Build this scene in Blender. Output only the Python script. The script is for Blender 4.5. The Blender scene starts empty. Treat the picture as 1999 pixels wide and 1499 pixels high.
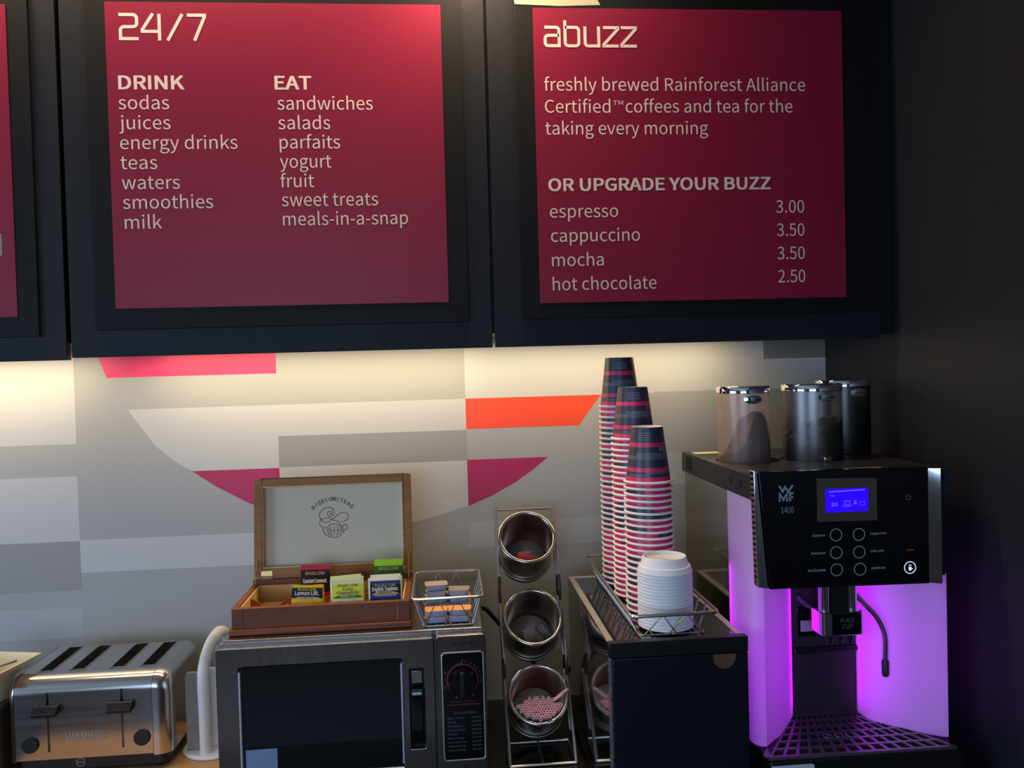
import bpy, bmesh, math, random
from mathutils import Vector, Matrix, Euler

# ------------------------------------------------------------------ scene, camera, light
# All coordinates below are metres from the counter top (z = 0) and the rear wall (y = 0);
# the whole scene is lifted by the counter height at the end.
COUNTER = 0.92
scn = bpy.context.scene
COL = scn.collection
PI = math.pi
rnd = random.Random(7)

scn.view_settings.view_transform = 'Standard'
scn.view_settings.look = 'None'
scn.view_settings.gamma = 1.0
scn.view_settings.use_curve_mapping = False
scn.view_settings.exposure = 0.15

cam_d = bpy.data.cameras.new('camera')
cam = bpy.data.objects.new('camera', cam_d)
COL.objects.link(cam)
cam_d.sensor_width = 36.0
cam_d.lens = 28.8144
cam_d.clip_start = 0.05
cam.matrix_world = Matrix(((0.995969, 0.028909, -0.084917, 0.0000),(-0.085509, 0.019881, -0.996139, -2.0600),(-0.027109, 0.999384, 0.022273, 0.8450), (0, 0, 0, 1)))
scn.camera = cam

world = bpy.data.worlds.new('world')
scn.world = world
world.use_nodes = True
world.node_tree.nodes['Background'].inputs[0].default_value = (0.45, 0.6, 0.9, 1)
world.node_tree.nodes['Background'].inputs[1].default_value = 0.12


def area(name, loc, target, sx, sy, color, power, spread=PI):
    d = bpy.data.lights.new(name, 'AREA')
    d.shape = 'RECTANGLE'
    d.size, d.size_y = sx, sy
    d.color, d.energy, d.spread = color, power, spread
    o = bpy.data.objects.new(name, d)
    COL.objects.link(o)
    o.location = loc
    o.rotation_euler = (Vector(target) - Vector(loc)).to_track_quat('-Z', 'Y').to_euler()
    return o


# daylight through the window in the wall behind the camera
area('window_daylight', (-1.15, -5.42, 0.72), (-1.15, 0, 0.55), 2.3, 1.45, (0.50, 0.69, 1.0), 50)
# and through the one in the left-hand wall
area('window_daylight', (-3.14, -2.30, 0.62), (0, -1.2, 0.40), 1.9, 1.45, (0.50, 0.69, 1.0), 38)
# warm LED strips under the wall cabinets
area('cabinet_strip_light', (-1.22, -0.10, 0.902), (-1.22, -0.075, 0), 0.80, 0.015, (1.0, 0.77, 0.42), 2.3)
area('cabinet_strip_light', (-0.30, -0.10, 0.902), (-0.30, -0.075, 0), 0.80, 0.015, (1.0, 0.77, 0.42), 2.3)
area('cabinet_strip_light', (0.42, -0.10, 0.902), (0.42, -0.075, 0), 0.60, 0.015, (1.0, 0.77, 0.42), 1.2)


# ------------------------------------------------------------------ materials
def lin(h):
    h = h.lstrip('#')
    out = []
    for i in (0, 2, 4):
        c = int(h[i:i + 2], 16) / 255
        out.append(c / 12.92 if c <= 0.04045 else ((c + 0.055) / 1.055) ** 2.4)
    return (*out, 1)


def mat(name, col, rough=0.5, metal=0.0, spec=0.5, noise=None, bump=None, coat=0.0, aniso=0.0, emit=None, estr=0.0):
    """Principled material; noise = (scale vector, colour amount, roughness amount) mottles it."""
    m = bpy.data.materials.new(name)
    m.use_nodes = True
    nt = m.node_tree
    b = nt.nodes['Principled BSDF']
    c = lin(col) if isinstance(col, str) else (*col, 1)
    b.inputs['Base Color'].default_value = c
    b.inputs['Roughness'].default_value = rough
    b.inputs['Metallic'].default_value = metal
    b.inputs['Specular IOR Level'].default_value = spec
    b.inputs['Coat Weight'].default_value = coat
    b.inputs['Coat Roughness'].default_value = 0.05
    b.inputs['Anisotropic'].default_value = aniso
    if emit:
        b.inputs['Emission Color'].default_value = lin(emit)
        b.inputs['Emission Strength'].default_value = estr
    if noise or bump:
        tc = nt.nodes.new('ShaderNodeTexCoord')
        mp = nt.nodes.new('ShaderNodeMapping')
        nz = nt.nodes.new('ShaderNodeTexNoise')
        nz.inputs['Detail'].default_value = 4
        nt.links.new(tc.outputs['Object'], mp.inputs['Vector'])
        nt.links.new(mp.outputs['Vector'], nz.inputs['Vector'])
        mp.inputs['Scale'].default_value = (noise or bump)[0]
        nz.inputs['Scale'].default_value = 1.0
        if noise:
            mr = nt.nodes.new('ShaderNodeMapRange')
            mr.inputs['From Min'].default_value = 0.3
            mr.inputs['From Max'].default_value = 0.7
            mr.inputs['To Min'].default_value = 1 - noise[1]
            mr.inputs['To Max'].default_value = 1 + noise[1]
            nt.links.new(nz.outputs['Fac'], mr.inputs['Value'])
            mx = nt.nodes.new('ShaderNodeVectorMath')
            mx.operation = 'SCALE'
            mx.inputs[0].default_value = c[:3]
            nt.links.new(mr.outputs['Result'], mx.inputs['Scale'])
            nt.links.new(mx.outputs['Vector'], b.inputs['Base Color'])
            if noise[2]:
                m2 = nt.nodes.new('ShaderNodeMapRange')
                m2.inputs['From Min'].default_value = 0.3
                m2.inputs['From Max'].default_value = 0.7
                m2.inputs['To Min'].default_value = max(0.02, rough - noise[2])
                m2.inputs['To Max'].default_value = rough + noise[2]
                nt.links.new(nz.outputs['Fac'], m2.inputs['Value'])
                nt.links.new(m2.outputs['Result'], b.inputs['Roughness'])
        if bump:
            bp = nt.nodes.new('ShaderNodeBump')
            bp.inputs['Strength'].default_value = bump[1]
            bp.inputs['Distance'].default_value = bump[2]
            nt.links.new(nz.outputs['Fac'], bp.inputs['Height'])
            nt.links.new(bp.outputs['Normal'], b.inputs['Normal'])
    return m


def wood(name, dark, light, scale, stretch, rough=0.4, coat=0.0):
    m = mat(name, dark, rough, coat=coat)
    nt = m.node_tree
    b = nt.nodes['Principled BSDF']
    tc = nt.nodes.new('ShaderNodeTexCoord')
    mp = nt.nodes.new('ShaderNodeMapping')
    mp.inputs['Scale'].default_value = stretch
    nz = nt.nodes.new('ShaderNodeTexNoise')
    nz.inputs['Scale'].default_value = scale
    nz.inputs['Detail'].default_value = 6
    nz.inputs['Distortion'].default_value = 0.6
    cr = nt.nodes.new('ShaderNodeValToRGB')
    cr.color_ramp.elements[0].position = 0.35
    cr.color_ramp.elements[1].position = 0.68
    cr.color_ramp.elements[0].color = lin(dark)
    cr.color_ramp.elements[1].color = lin(light)
    nt.links.new(tc.outputs['Object'], mp.inputs['Vector'])
    nt.links.new(mp.outputs['Vector'], nz.inputs['Vector'])
    nt.links.new(nz.outputs['Fac'], cr.inputs['Fac'])
    nt.links.new(cr.outputs['Color'], b.inputs['Base Color'])
    return m


def glow_plastic(name):
    """Milky plastic sheet: part reflects, part lets the lamps behind it through."""
    m = bpy.data.materials.new(name)
    m.use_nodes = True
    nt = m.node_tree
    nt.nodes.clear()
    out = nt.nodes.new('ShaderNodeOutputMaterial')
    df = nt.nodes.new('ShaderNodeBsdfDiffuse')
    df.inputs[0].default_value = (0.60, 0.60, 0.64, 1)
    tl = nt.nodes.new('ShaderNodeBsdfTranslucent')
    tl.inputs[0].default_value = (0.9, 0.9, 0.9, 1)
    gl = nt.nodes.new('ShaderNodeBsdfGlossy')
    gl.inputs['Roughness'].default_value = 0.25
    a = nt.nodes.new('ShaderNodeMixShader')
    a.inputs[0].default_value = 0.40
    b = nt.nodes.new('ShaderNodeMixShader')
    b.inputs[0].default_value = 0.07
    nt.links.new(df.outputs[0], a.inputs[1])
    nt.links.new(tl.outputs[0], a.inputs[2])
    nt.links.new(a.outputs[0], b.inputs[1])
    nt.links.new(gl.outputs[0], b.inputs[2])
    nt.links.new(b.outputs[0], out.inputs[0])
    return m


def frosted(name, tint, body, amount, rough=0.22, gloss=0.22):
    """Thin frosted plastic wall: tinted see-through, milky body and a soft sheen."""
    m = bpy.data.materials.new(name)
    m.use_nodes = True
    nt = m.node_tree
    nt.nodes.clear()
    out = nt.nodes.new('ShaderNodeOutputMaterial')
    tr = nt.nodes.new('ShaderNodeBsdfTransparent')
    tr.inputs[0].default_value = (*tint, 1)
    df = nt.nodes.new('ShaderNodeBsdfDiffuse')
    df.inputs[0].default_value = (*body, 1)
    tl = nt.nodes.new('ShaderNodeBsdfTranslucent')
    tl.inputs[0].default_value = (*body, 1)
    dm = nt.nodes.new('ShaderNodeMixShader')
    dm.inputs[0].default_value = 0.5
    gl = nt.nodes.new('ShaderNodeBsdfGlossy')
    gl.inputs['Roughness'].default_value = rough
    a = nt.nodes.new('ShaderNodeMixShader')
    a.inputs[0].default_value = amount
    b = nt.nodes.new('ShaderNodeMixShader')
    b.inputs[0].default_value = gloss
    nt.links.new(df.outputs[0], dm.inputs[1])
    nt.links.new(tl.outputs[0], dm.inputs[2])
    nt.links.new(tr.outputs[0], a.inputs[1])
    nt.links.new(dm.outputs[0], a.inputs[2])
    nt.links.new(a.outputs[0], b.inputs[1])
    nt.links.new(gl.outputs[0], b.inputs[2])
    nt.links.new(b.outputs[0], out.inputs[0])
    return m


M = {}
M['wall'] = mat('wallpaper_grey', '#adacaa', 0.42, noise=((3, 3, 3), 0.02, 0.0))
M['wall_pale'] = mat('wallpaper_pale', '#c9c8c7', 0.42)
M['wall_dim'] = mat('wallpaper_dim_grey', '#9f9d98', 0.42)
M['wall_dark'] = mat('wallpaper_dark_grey', '#86847a', 0.42)
M['wall_pink'] = mat('wallpaper_pink', '#ee3d6c', 0.4)
M['wall_orange'] = mat('wallpaper_orange', '#ff5027', 0.4)
M['wall_magenta'] = mat('wallpaper_magenta', '#b5225c', 0.4)
M['charcoal'] = mat('charcoal_laminate', '#1b1c20', 0.5, 0.0, 0.22, noise=((60, 60, 60), 0.06, 0.02))
M['charcoal_side'] = mat('charcoal_wall', '#242629', 0.5, 0.0, 0.25, noise=((40, 40, 40), 0.05, 0.02))
M['board'] = mat('black_board', '#0e0d0d', 0.55, 0.0, 0.2)
M['poster'] = mat('crimson_poster', '#851632', 0.40, 0.0, 0.32, noise=((500, 500, 500), 0.04, 0.02))
M['letter'] = mat('poster_letters', '#e9cdbb', 0.5)
M['tape'] = mat('masking_tape', '#b9b48e', 0.6)
M['counter'] = mat('black_counter', '#171513', 0.22, noise=((90, 90, 90), 0.3, 0.03))
M['floor'] = wood('floor_planks', '#3a2a20', '#563e2b', 3.0, (1, 8, 1), 0.45)
M['room'] = mat('room_paint', '#6b675f', 0.7)
M['ceiling'] = mat('ceiling_paint', '#c9c6bf', 0.8)
M['steel'] = mat('brushed_steel', (0.62, 0.60, 0.57), 0.30, 1.0, noise=((4, 4, 260), 0.05, 0.05))
M['steel_front'] = mat('dark_brushed_steel', (0.27, 0.23, 0.205), 0.20, 1.0, noise=((90, 3, 3), 0.03, 0.02))
M['steel_polish'] = mat('polished_steel', (0.62, 0.60, 0.58), 0.09, 1.0)
M['steel_tub'] = mat('satin_steel', (0.45, 0.37, 0.32), 0.24, 1.0)
M['chrome'] = mat('chrome', (0.85, 0.85, 0.86), 0.05, 1.0)
M['steel_toast'] = mat('toaster_steel', (0.58, 0.56, 0.53), 0.20, 1.0, noise=((4, 90, 90), 0.02, 0.02))
M['steel_top'] = mat('steel_case', (0.36, 0.345, 0.32), 0.27, 1.0)
M['cherry_lit'] = wood('cherry_lit_wood', '#9c5f1c', '#ad6d22', 6, (2, 12, 12), 0.5)  # same cherry as the body, painted lighter for light on the tilted lid
M['box_dark'] = mat('dark_box', '#56564a', 0.35)
M['steel_rim'] = mat('rim_steel', (0.66, 0.62, 0.56), 0.18, 1.0)
M['steel_mirror'] = mat('mirror_steel', (0.42, 0.41, 0.40), 0.07, 1.0)
M['top_gloss'] = mat('dark_glossy_top', (0.20, 0.19, 0.18), 0.10, 1.0)
M['machine_steel'] = mat('machine_side_steel', (0.45, 0.44, 0.42), 0.10, 1.0)
M['housing'] = mat('dark_housing', '#26262a', 0.42)
M['panel_black'] = mat('panel_black', '#07080b', 0.10)
M['niche'] = mat('niche_grey', '#2c2a2d', 0.45)
M['sticker_dim'] = mat('service_sticker', '#b9a6b4', 0.5)
M['wand'] = mat('steam_wand_steel', (0.50, 0.50, 0.52), 0.12, 1.0)
M['hose'] = mat('grey_hose', '#55505a', 0.4)
M['rubber'] = mat('dark_rubber', '#2b2931', 0.5)
M['grip_brown'] = mat('brown_grip', '#6d4a33', 0.4)
M['wire_basket'] = mat('basket_wire', (0.46, 0.45, 0.44), 0.30, 1.0)
M['core_grey'] = mat('panel_core', '#bdbcc6', 0.7)
M['strip_metal'] = mat('satin_strip', (0.86, 0.87, 0.90), 0.38, 1.0)
M['lip'] = mat('satin_lip', (0.62, 0.60, 0.57), 0.45, 1.0)
M['wall_soft'] = mat('wallpaper_soft', '#b8b7b7', 0.42)
M['seam'] = mat('wood_seam', '#a8694a', 0.5)
M['wire'] = mat('grey_wire', (0.60, 0.58, 0.55), 0.30, 1.0)
M['wire_dark'] = mat('dark_wire', (0.17, 0.165, 0.16), 0.35, 0.8)
M['black'] = mat('black_plastic', '#101012', 0.38)
M['black_gloss'] = mat('black_gloss', '#06070a', 0.06)
M['black_matte'] = mat('black_matte', '#0b0b0d', 0.6)
M['navy'] = mat('black_fridge_door', '#12151d', 0.30)
M['white'] = mat('white_plastic', '#e4e2dc', 0.4)
M['white_lid'] = mat('white_lid', '#eeeff2', 0.35)
M['ceramic'] = mat('white_ceramic', '#d9d2c2', 0.25, coat=0.3)
M['grey_plastic'] = mat('grey_plastic', '#94908c', 0.45)
M['cherry'] = wood('cherry_shaded_wood', '#6d3412', '#7d4017', 6, (2, 12, 12), 0.45)  # chest body: the lid's wood painted darker for shade on its faces
M['cherry_edge'] = wood('cherry_edge', '#a4551f', '#c5702f', 6, (2, 12, 12), 0.3, 0.3)
M['pale_wood'] = wood('pale_wood', '#c9a763', '#dcc084', 6, (2, 12, 12), 0.5)
M['lining'] = mat('cream_lining', '#dcd2b8', 0.7, noise=((300, 300, 300), 0.03, 0))
M['gold_ink'] = mat('brown_ink', '#6b4c22', 0.5)
M['brass'] = mat('brass', (0.62, 0.43, 0.15), 0.4, 1.0)
M['board_wood'] = wood('board_wood', '#b5854a', '#cda066', 4, (2, 14, 14), 0.35)
M['cup_dark'] = mat('cup_dark', '#333547', 0.35)
M['cup_slate'] = mat('cup_slate', '#585d69', 0.35)
M['cup_pink'] = mat('cup_pink', '#d72c62', 0.35)
M['cup_white'] = mat('cup_white', '#f1ebe8', 0.5)
M['cup_print'] = mat('cup_print', '#aeb2bb', 0.4)
M['straw'] = mat('pink_straw', '#ffd2dc', 0.35)
M['straw_bore_shade'] = mat('straw_inside_shade', '#bb6a82', 0.6)  # straw pink darkened to paint the shade inside the bore
M['pink_paper'] = mat('pink_paper', '#d86a77', 0.55)
M['grey_paper'] = mat('grey_paper', '#8b8689', 0.55)
M['cream_paper'] = mat('cream_paper', '#e8dcb9', 0.55)
M['tea_black'] = mat('tea_black', '#15120f', 0.45, 0.0, 0.25)
M['tea_red'] = mat('tea_red', '#b31f35', 0.45, 0.0, 0.25)
M['tea_yellow'] = mat('tea_yellow', '#f0c51c', 0.45, 0.0, 0.25)
M['tea_lime'] = mat('tea_lime', '#dbe23a', 0.45, 0.0, 0.25)
M['tea_palelime'] = mat('tea_pale_lime', '#e9e9ae', 0.45, 0.0, 0.25)
M['tea_green'] = mat('tea_green', '#93d11b', 0.45, 0.0, 0.25)
M['tea_leaf'] = mat('tea_leaf_green', '#1d6a2a', 0.45, 0.0, 0.25)
M['tea_blue'] = mat('tea_blue', '#223c77', 0.45, 0.0, 0.25)
M['tea_tan'] = mat('tea_tan', '#c9a678', 0.45, 0.0, 0.25)
M['tea_white'] = mat('tea_white', '#f3eedf', 0.45, 0.0, 0.25)
M['tub_blue'] = mat('portion_tub', '#9aaed2', 0.35)
M['foil_orange'] = mat('orange_foil', '#f0a868', 0.4, noise=((700, 700, 700), 0.25, 0))
M['foil_grey'] = mat('printed_foil', '#a29c90', 0.4, noise=((900, 900, 900), 0.4, 0))
M['glow'] = glow_plastic('milky_panel')
M['can_choc'] = frosted('frosted_pink', (1.0, 0.93, 0.88), (0.92, 0.72, 0.64), 0.30, 0.32, 0.08)
M['can_bean'] = frosted('frosted_smoke', (0.66, 0.66, 0.65), (0.3, 0.3, 0.29), 0.05, 0.32, 0.19)
M['can_dark'] = frosted('dark_smoke', (0.35, 0.35, 0.36), (0.05, 0.05, 0.05), 0.15, 0.30, 0.08)
M['cocoa'] = mat('cocoa_powder', '#3f2828', 0.9, bump=((300, 300, 300), 0.5, 0.002))
M['beans'] = mat('coffee_beans', '#1a1210', 0.4, bump=((160, 160, 160), 1.0, 0.004))
M['screen'] = mat('lcd_screen', '#1a05ff', 0.3, emit='#2400ff', estr=1.2)
M['screen_ink'] = mat('lcd_ink', '#6a64ff', 0.3, emit='#5a55e8', estr=0.7)
M['display_glass'] = mat('display_glass', '#54463b', 0.05, spec=0.8)
M['panel_print'] = mat('panel_print', '#9aa0a4', 0.4)
M['panel_faint'] = mat('panel_faint', '#6d7072', 0.4)
M['lit_icon'] = mat('lit_icon', '#dfe4ff', 0.4, emit='#cfd6ff', estr=0.9)
M['amber'] = mat('amber_mark', '#a03a10', 0.4)
M['red_ring'] = mat('red_ring', '#7c2027', 0.4)
M['grate'] = mat('drip_grate', (0.30, 0.27, 0.28), 0.35, 0.9)
M['paper_label'] = mat('paper_label', '#c7cdd8', 0.5)
M['sticker'] = mat('window_sticker', '#8494b3', 0.5)
M['cord'] = mat('black_cord', '#0e0e0f', 0.5)


# ------------------------------------------------------------------ mesh builder
class MB:
    def __init__(s):
        s.v, s.f, s.m = [], [], []

    def add(s, vs, fs, mi=0):
        n = len(s.v)
        s.v += [Vector(p) for p in vs]
        s.f += [tuple(i + n for i in f) for f in fs]
        s.m += [mi] * len(fs) if isinstance(mi, int) else list(mi)
        return s

    def box(s, x0, y0, z0, x1, y1, z1, mi=0, T=None):
        x0, x1 = min(x0, x1), max(x0, x1)
        y0, y1 = min(y0, y1), max(y0, y1)
        z0, z1 = min(z0, z1), max(z0, z1)
        vs = [Vector(p) for p in ((x0, y0, z0), (x1, y0, z0), (x1, y1, z0), (x0, y1, z0), (x0, y0, z1), (x1, y0, z1), (x1, y1, z1), (x0, y1, z1))]
        if T:
            vs = [T @ p for p in vs]
        return s.add(vs, [(0, 3, 2, 1), (4, 5, 6, 7), (0, 1, 5, 4), (1, 2, 6, 5), (2, 3, 7, 6), (3, 0, 4, 7)], mi)

    def prism(s, poly, plane, d0, d1, mi=0, T=None):
        """Extrude a 2-D outline; plane 'xz' runs from y=d0 to d1, 'xy' in z, 'yz' in x."""
        def P(a, b, d):
            p = {'xz': (a, d, b), 'xy': (a, b, d), 'yz': (d, a, b)}[plane]
            return T @ Vector(p) if T else Vector(p)
        n = len(poly)
        vs = [P(a, b, d0) for a, b in poly] + [P(a, b, d1) for a, b in poly]
        fs = [tuple(range(n)), tuple(range(2 * n - 1, n - 1, -1))]
        fs += [(i, i + n, (i + 1) % n + n, (i + 1) % n) for i in range(n)]
        return s.add(vs, fs, mi)

    def lathe(s, prof, n=32, T=None, mi=0, cap0=False, cap1=False, arc=2 * PI, start=0.0):
        """prof = [(r, z)...]; mi an int or a function (ring, segment) -> slot."""
        vs, fs, ms = [], [], []
        full = arc > 2 * PI - 1e-6
        k = n if full else n + 1
        for r, z in prof:
            for i in range(k):
                a = start + arc * i / n
                vs.append(Vector((r * math.cos(a), r * math.sin(a), z)))
        for j in range(len(prof) - 1):
            for i in range(n):
                i2 = (i + 1) % k
                fs.append((j * k + i, j * k + i2, (j + 1) * k + i2, (j + 1) * k + i))
                ms.append(mi if isinstance(mi, int) else mi(j, i))
        c = mi if isinstance(mi, int) else mi(0, 0)
        if cap0:
            fs.append(tuple(range(k - 1, -1, -1))); ms.append(c)
        if cap1:
            fs.append(tuple(range((len(prof) - 1) * k, len(prof) * k))); ms.append(mi if isinstance(mi, int) else mi(len(prof) - 2, 0))
        if T:
            vs = [T @ p for p in vs]
        return s.add(vs, fs, ms)

    def tube(s, pts, r=0.003, n=8, closed=False, mi=0, flat=1.0):
        pts = [Vector(p) for p in pts]
        k = len(pts)
        up = None
        vs, fs = [], []
        for i, p in enumerate(pts):
            a = pts[i - 1] if (i or closed) else p
            b = pts[(i + 1) % k] if (i < k - 1 or closed) else p
            t1 = (p - a).normalized() if (p - a).length > 1e-9 else None
            t2 = (b - p).normalized() if (b - p).length > 1e-9 else None
            t = ((t1 or t2) + (t2 or t1)).normalized()
            if up is None:
                up = t.orthogonal().normalized()
            up = (up - t * up.dot(t)).normalized()
            w = t.cross(up)
            rr = r if isinstance(r, (int, float)) else r[i]
            if t1 and t2:
                c = max(0.5, math.sqrt(max(0, (1 + t1.dot(t2)) / 2)))
            else:
                c = 1
            for q in range(n):
                g = 2 * PI * q / n
                vs.append(p + (up * math.cos(g) + w * math.sin(g) * flat) * rr)
        for i in range(k - (0 if closed else 1)):
            for q in range(n):
                fs.append((i * n + q, i * n + (q + 1) % n, ((i + 1) % k) * n + (q + 1) % n, ((i + 1) % k) * n + q))
        if not closed:
            fs.append(tuple(range(n - 1, -1, -1)))
            fs.append(tuple(range((k - 1) * n, k * n)))
        return s.add(vs, fs, mi)

    def stroke(s, pts, w, T, th=0.0004, closed=False, mi=0):
        """Flat pen stroke of width w along 2-D points; T maps (a, b, height) into place."""
        pts = [Vector((p[0], p[1])) for p in pts]
        pts = [p for i, p in enumerate(pts) if i == 0 or (p - pts[i - 1]).length > 1e-7]
        k = len(pts)
        L, R = [], []
        for i, p in enumerate(pts):
            a = pts[i - 1] if (i or closed) else None
            b = pts[(i + 1) % k] if (i < k - 1 or closed) else None
            t1 = (p - a).normalized() if a is not None else None
            t2 = (b - p).normalized() if b is not None else None
            t = ((t1 if t1 is not None else t2) + (t2 if t2 is not None else t1))
            t = t.normalized() if t.length > 1e-6 else t1
            nn = Vector((-t.y, t.x))
            c = 1.0
            if t1 is not None and t2 is not None:
                c = max(0.45, math.sqrt(max(0, (1 + t1.dot(t2)) / 2)))
            L.append(p + nn * (w / 2 / c)); R.append(p - nn * (w / 2 / c))
        vs = [T @ Vector((*q, th)) for q in L] + [T @ Vector((*q, th)) for q in R] + [T @ Vector((*q, 0)) for q in L] + [T @ Vector((*q, 0)) for q in R]
        fs = []
        for i in range(k - (0 if closed else 1)):
            j = (i + 1) % k
            fs += [(k + i, k + j, j, i), (i, j, 2 * k + j, 2 * k + i), (k + j, k + i, 3 * k + i, 3 * k + j)]
        if not closed:
            fs += [(0, 2 * k, 3 * k, k), (k - 1, 2 * k - 1, 4 * k - 1, 3 * k - 1)]
        return s.add(vs, fs, mi)

    def text(s, body, T, width=None, size=0.02, align='l', bold=0.0, th=0.0003, mi=0, serif=0.0):
        """Letters in T's plane, baseline at its origin; width (m) sets the run of the string."""
        vs, fs, w = glyphs(body)
        if not vs:
            return s
        if bold:
            for i, (a, c) in enumerate(((-1, -0.6), (1, -0.6), (-1, 0.6), (1, 0.6))):
                s.text(body, T @ Matrix.Translation((a * bold * size, c * bold * size, 0)), width, size, align, 0, th + 0.00004 * (i + 1), mi, serif)
        kx = (width / w) if width else size
        off = {'l': 0, 'c': -w * kx / 2, 'r': -w * kx}[align]
        out = [T @ Vector((p.x * kx + off + serif * p.y * size, p.y * size, th)) for p in vs]
        return s.add(out, fs, mi)

    def build(s, name, mats, parent=None, bevel=0.0, seg=2, smooth=35, loc=None):
        me = bpy.data.meshes.new(name)
        base = Vector(loc) if loc is not None else (Vector(parent['_base']) if parent else Vector((0, 0, 0)))
        me.from_pydata([p - base for p in s.v], [], s.f)
        for m in (mats if isinstance(mats, (list, tuple)) else [mats]):
            me.materials.append(M[m] if isinstance(m, str) else m)
        me.polygons.foreach_set('material_index', s.m)
        bm = bmesh.new()
        bm.from_mesh(me)
        bmesh.ops.remove_doubles(bm, verts=bm.verts, dist=1e-6)
        bmesh.ops.recalc_face_normals(bm, faces=bm.faces)
        bm.to_mesh(me)
        bm.free()
        if smooth:
            me.polygons.foreach_set('use_smooth', [True] * len(me.polygons))
            me.set_sharp_from_angle(angle=math.radians(smooth))
        me.update()
        o = bpy.data.objects.new(name, me)
        COL.objects.link(o)
        if parent:
            o.parent = parent
            o['_base'] = list(base)
        else:
            o.location = base
            o['_base'] = list(base)
        if bevel:
            b = o.modifiers.new('bevel', 'BEVEL')
            b.width, b.segments, b.limit_method, b.angle_limit = bevel, seg, 'ANGLE', math.radians(40)
            b.harden_normals = False
        if bevel and smooth:
            weigh(o)
        return o


def weigh(o):
    w = o.modifiers.new('weighted normals', 'WEIGHTED_NORMAL')
    w.keep_sharp = True
    w.weight = 100


_gl = {}


def sign_font():
    """Blender's own bundled interface face, or its built-in one where that is missing."""
    import os
    try:
        return bpy.data.fonts.load(os.path.join(bpy.utils.resource_path('LOCAL'), 'datafiles', 'fonts', 'Noto Sans CJK Regular.woff2'))
    except Exception:
        return None


FONT = sign_font()


def glyphs(body):
    key = body
    if key not in _gl:
        cu = bpy.data.curves.new('t', 'FONT')
        if FONT:
            cu.font = FONT
        cu.body, cu.size, cu.extrude, cu.resolution_u = body, 1.0, 0.0, 3
        o = bpy.data.objects.new('t', cu)
        COL.objects.link(o)
        dg = bpy.context.evaluated_depsgraph_get()
        dg.update()
        me = o.evaluated_get(dg).to_mesh()
        vs = [v.co.copy() for v in me.vertices]
        fs = [tuple(p.vertices) for p in me.polygons]
        o.evaluated_get(dg).to_mesh_clear()
        bpy.data.objects.remove(o)
        bpy.data.curves.remove(cu)
        if vs:
            x0 = min(p.x for p in vs)
            x1 = max(p.x for p in vs)
            vs = [Vector(((p.x - x0) / CAP, p.y / CAP, p.z)) for p in vs]
            _gl[key] = (vs, fs, (x1 - x0) / CAP)
        else:
            _gl[key] = ([], [], 0)
    return _gl[key]


CAP = 1.0
glyphs('H')
CAP = max(p.y for p in _gl['H'][0])      # sizes below are heights of the capitals
_gl.clear()


def front(x, y, z, tilt=0.0, yaw=0.0):
    """Plane facing the room (-y): a -> x, b -> z, height -> -y, at the point given."""
    R = Matrix(((1, 0, 0), (0, 0, -1), (0, 1, 0))).to_4x4()
    return Matrix.Translation((x, y, z)) @ Matrix.Rotation(yaw, 4, 'Z') @ Matrix.Rotation(tilt, 4, 'X') @ R


def thing(name, label, cat, loc, group=None):
    o = bpy.data.objects.new(name, None)
    COL.objects.link(o)
    o.empty_display_size = 0.02
    o.location = loc
    o['_base'] = list(loc)
    o['label'], o['category'] = label, cat
    if group:
        o['group'] = group
    return o


def tag(o, label, cat, group=None):
    o['label'], o['category'] = label, cat
    if group:
        o['group'] = group
    return o


def struct(o):
    o['kind'] = 'structure'
    return o


def dup(root, loc, rot=(0, 0, 0), label=None, group=None, kids=None):
    r = root.copy()
    COL.objects.link(r)
    r.location, r.rotation_euler = loc, rot
    if label:
        r['label'] = label
    if group:
        r['group'] = group
    for ch in (kids if kids is not None else KIDS.get(root.name, [])):
        c = ch.copy()
        COL.objects.link(c)
        c.parent = r
        for g in KIDS.get(ch.name, []):
            d = g.copy()
            COL.objects.link(d)
            d.parent = c
    return r


KIDS = {}


def carve(o, cutter):
    """Cut the shapes of an MB out of a mesh object and drop the cutter."""
    c = cutter.build('cutter', ['black'], None, smooth=0)
    c.location = Vector(c['_base'])
    base = Vector(o['_base'])
    keep = o.parent
    o.parent = None
    o.location = base
    for q in [q for q in o.modifiers if q.type == 'WEIGHTED_NORMAL']:
        o.modifiers.remove(q)
    md = o.modifiers.new('cut', 'BOOLEAN')
    o.modifiers.move(len(o.modifiers) - 1, 0)
    md.operation, md.solver, md.object = 'DIFFERENCE', 'EXACT', c
    dg = bpy.context.evaluated_depsgraph_get()
    dg.update()
    me = bpy.data.meshes.new_from_object(o.evaluated_get(dg))
    o.modifiers.clear()
    old = o.data
    o.data = me
    bpy.data.meshes.remove(old)
    bpy.data.objects.remove(c)
    me.polygons.foreach_set('use_smooth', [True] * len(me.polygons))
    me.set_sharp_from_angle(angle=math.radians(35))
    weigh(o)
    if keep:
        o.parent = keep
        o.location = (0, 0, 0)
    return o


ORD = ('first second third fourth fifth sixth seventh eighth ninth tenth eleventh twelfth thirteenth fourteenth fifteenth sixteenth '
       'seventeenth eighteenth nineteenth twentieth').split() + ['twenty-' + w for w in 'first second third fourth fifth sixth seventh eighth ninth'.split()] + ['thirtieth'] + ['thirty-' + w for w in 'first second third fourth fifth sixth seventh eighth ninth'.split()]


def arc2(cx, cy, r, a0, a1, n=8):
    return [(cx + r * math.cos(math.radians(a0 + (a1 - a0) * i / n)), cy + r * math.sin(math.radians(a0 + (a1 - a0) * i / n))) for i in range(n + 1)]


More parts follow.
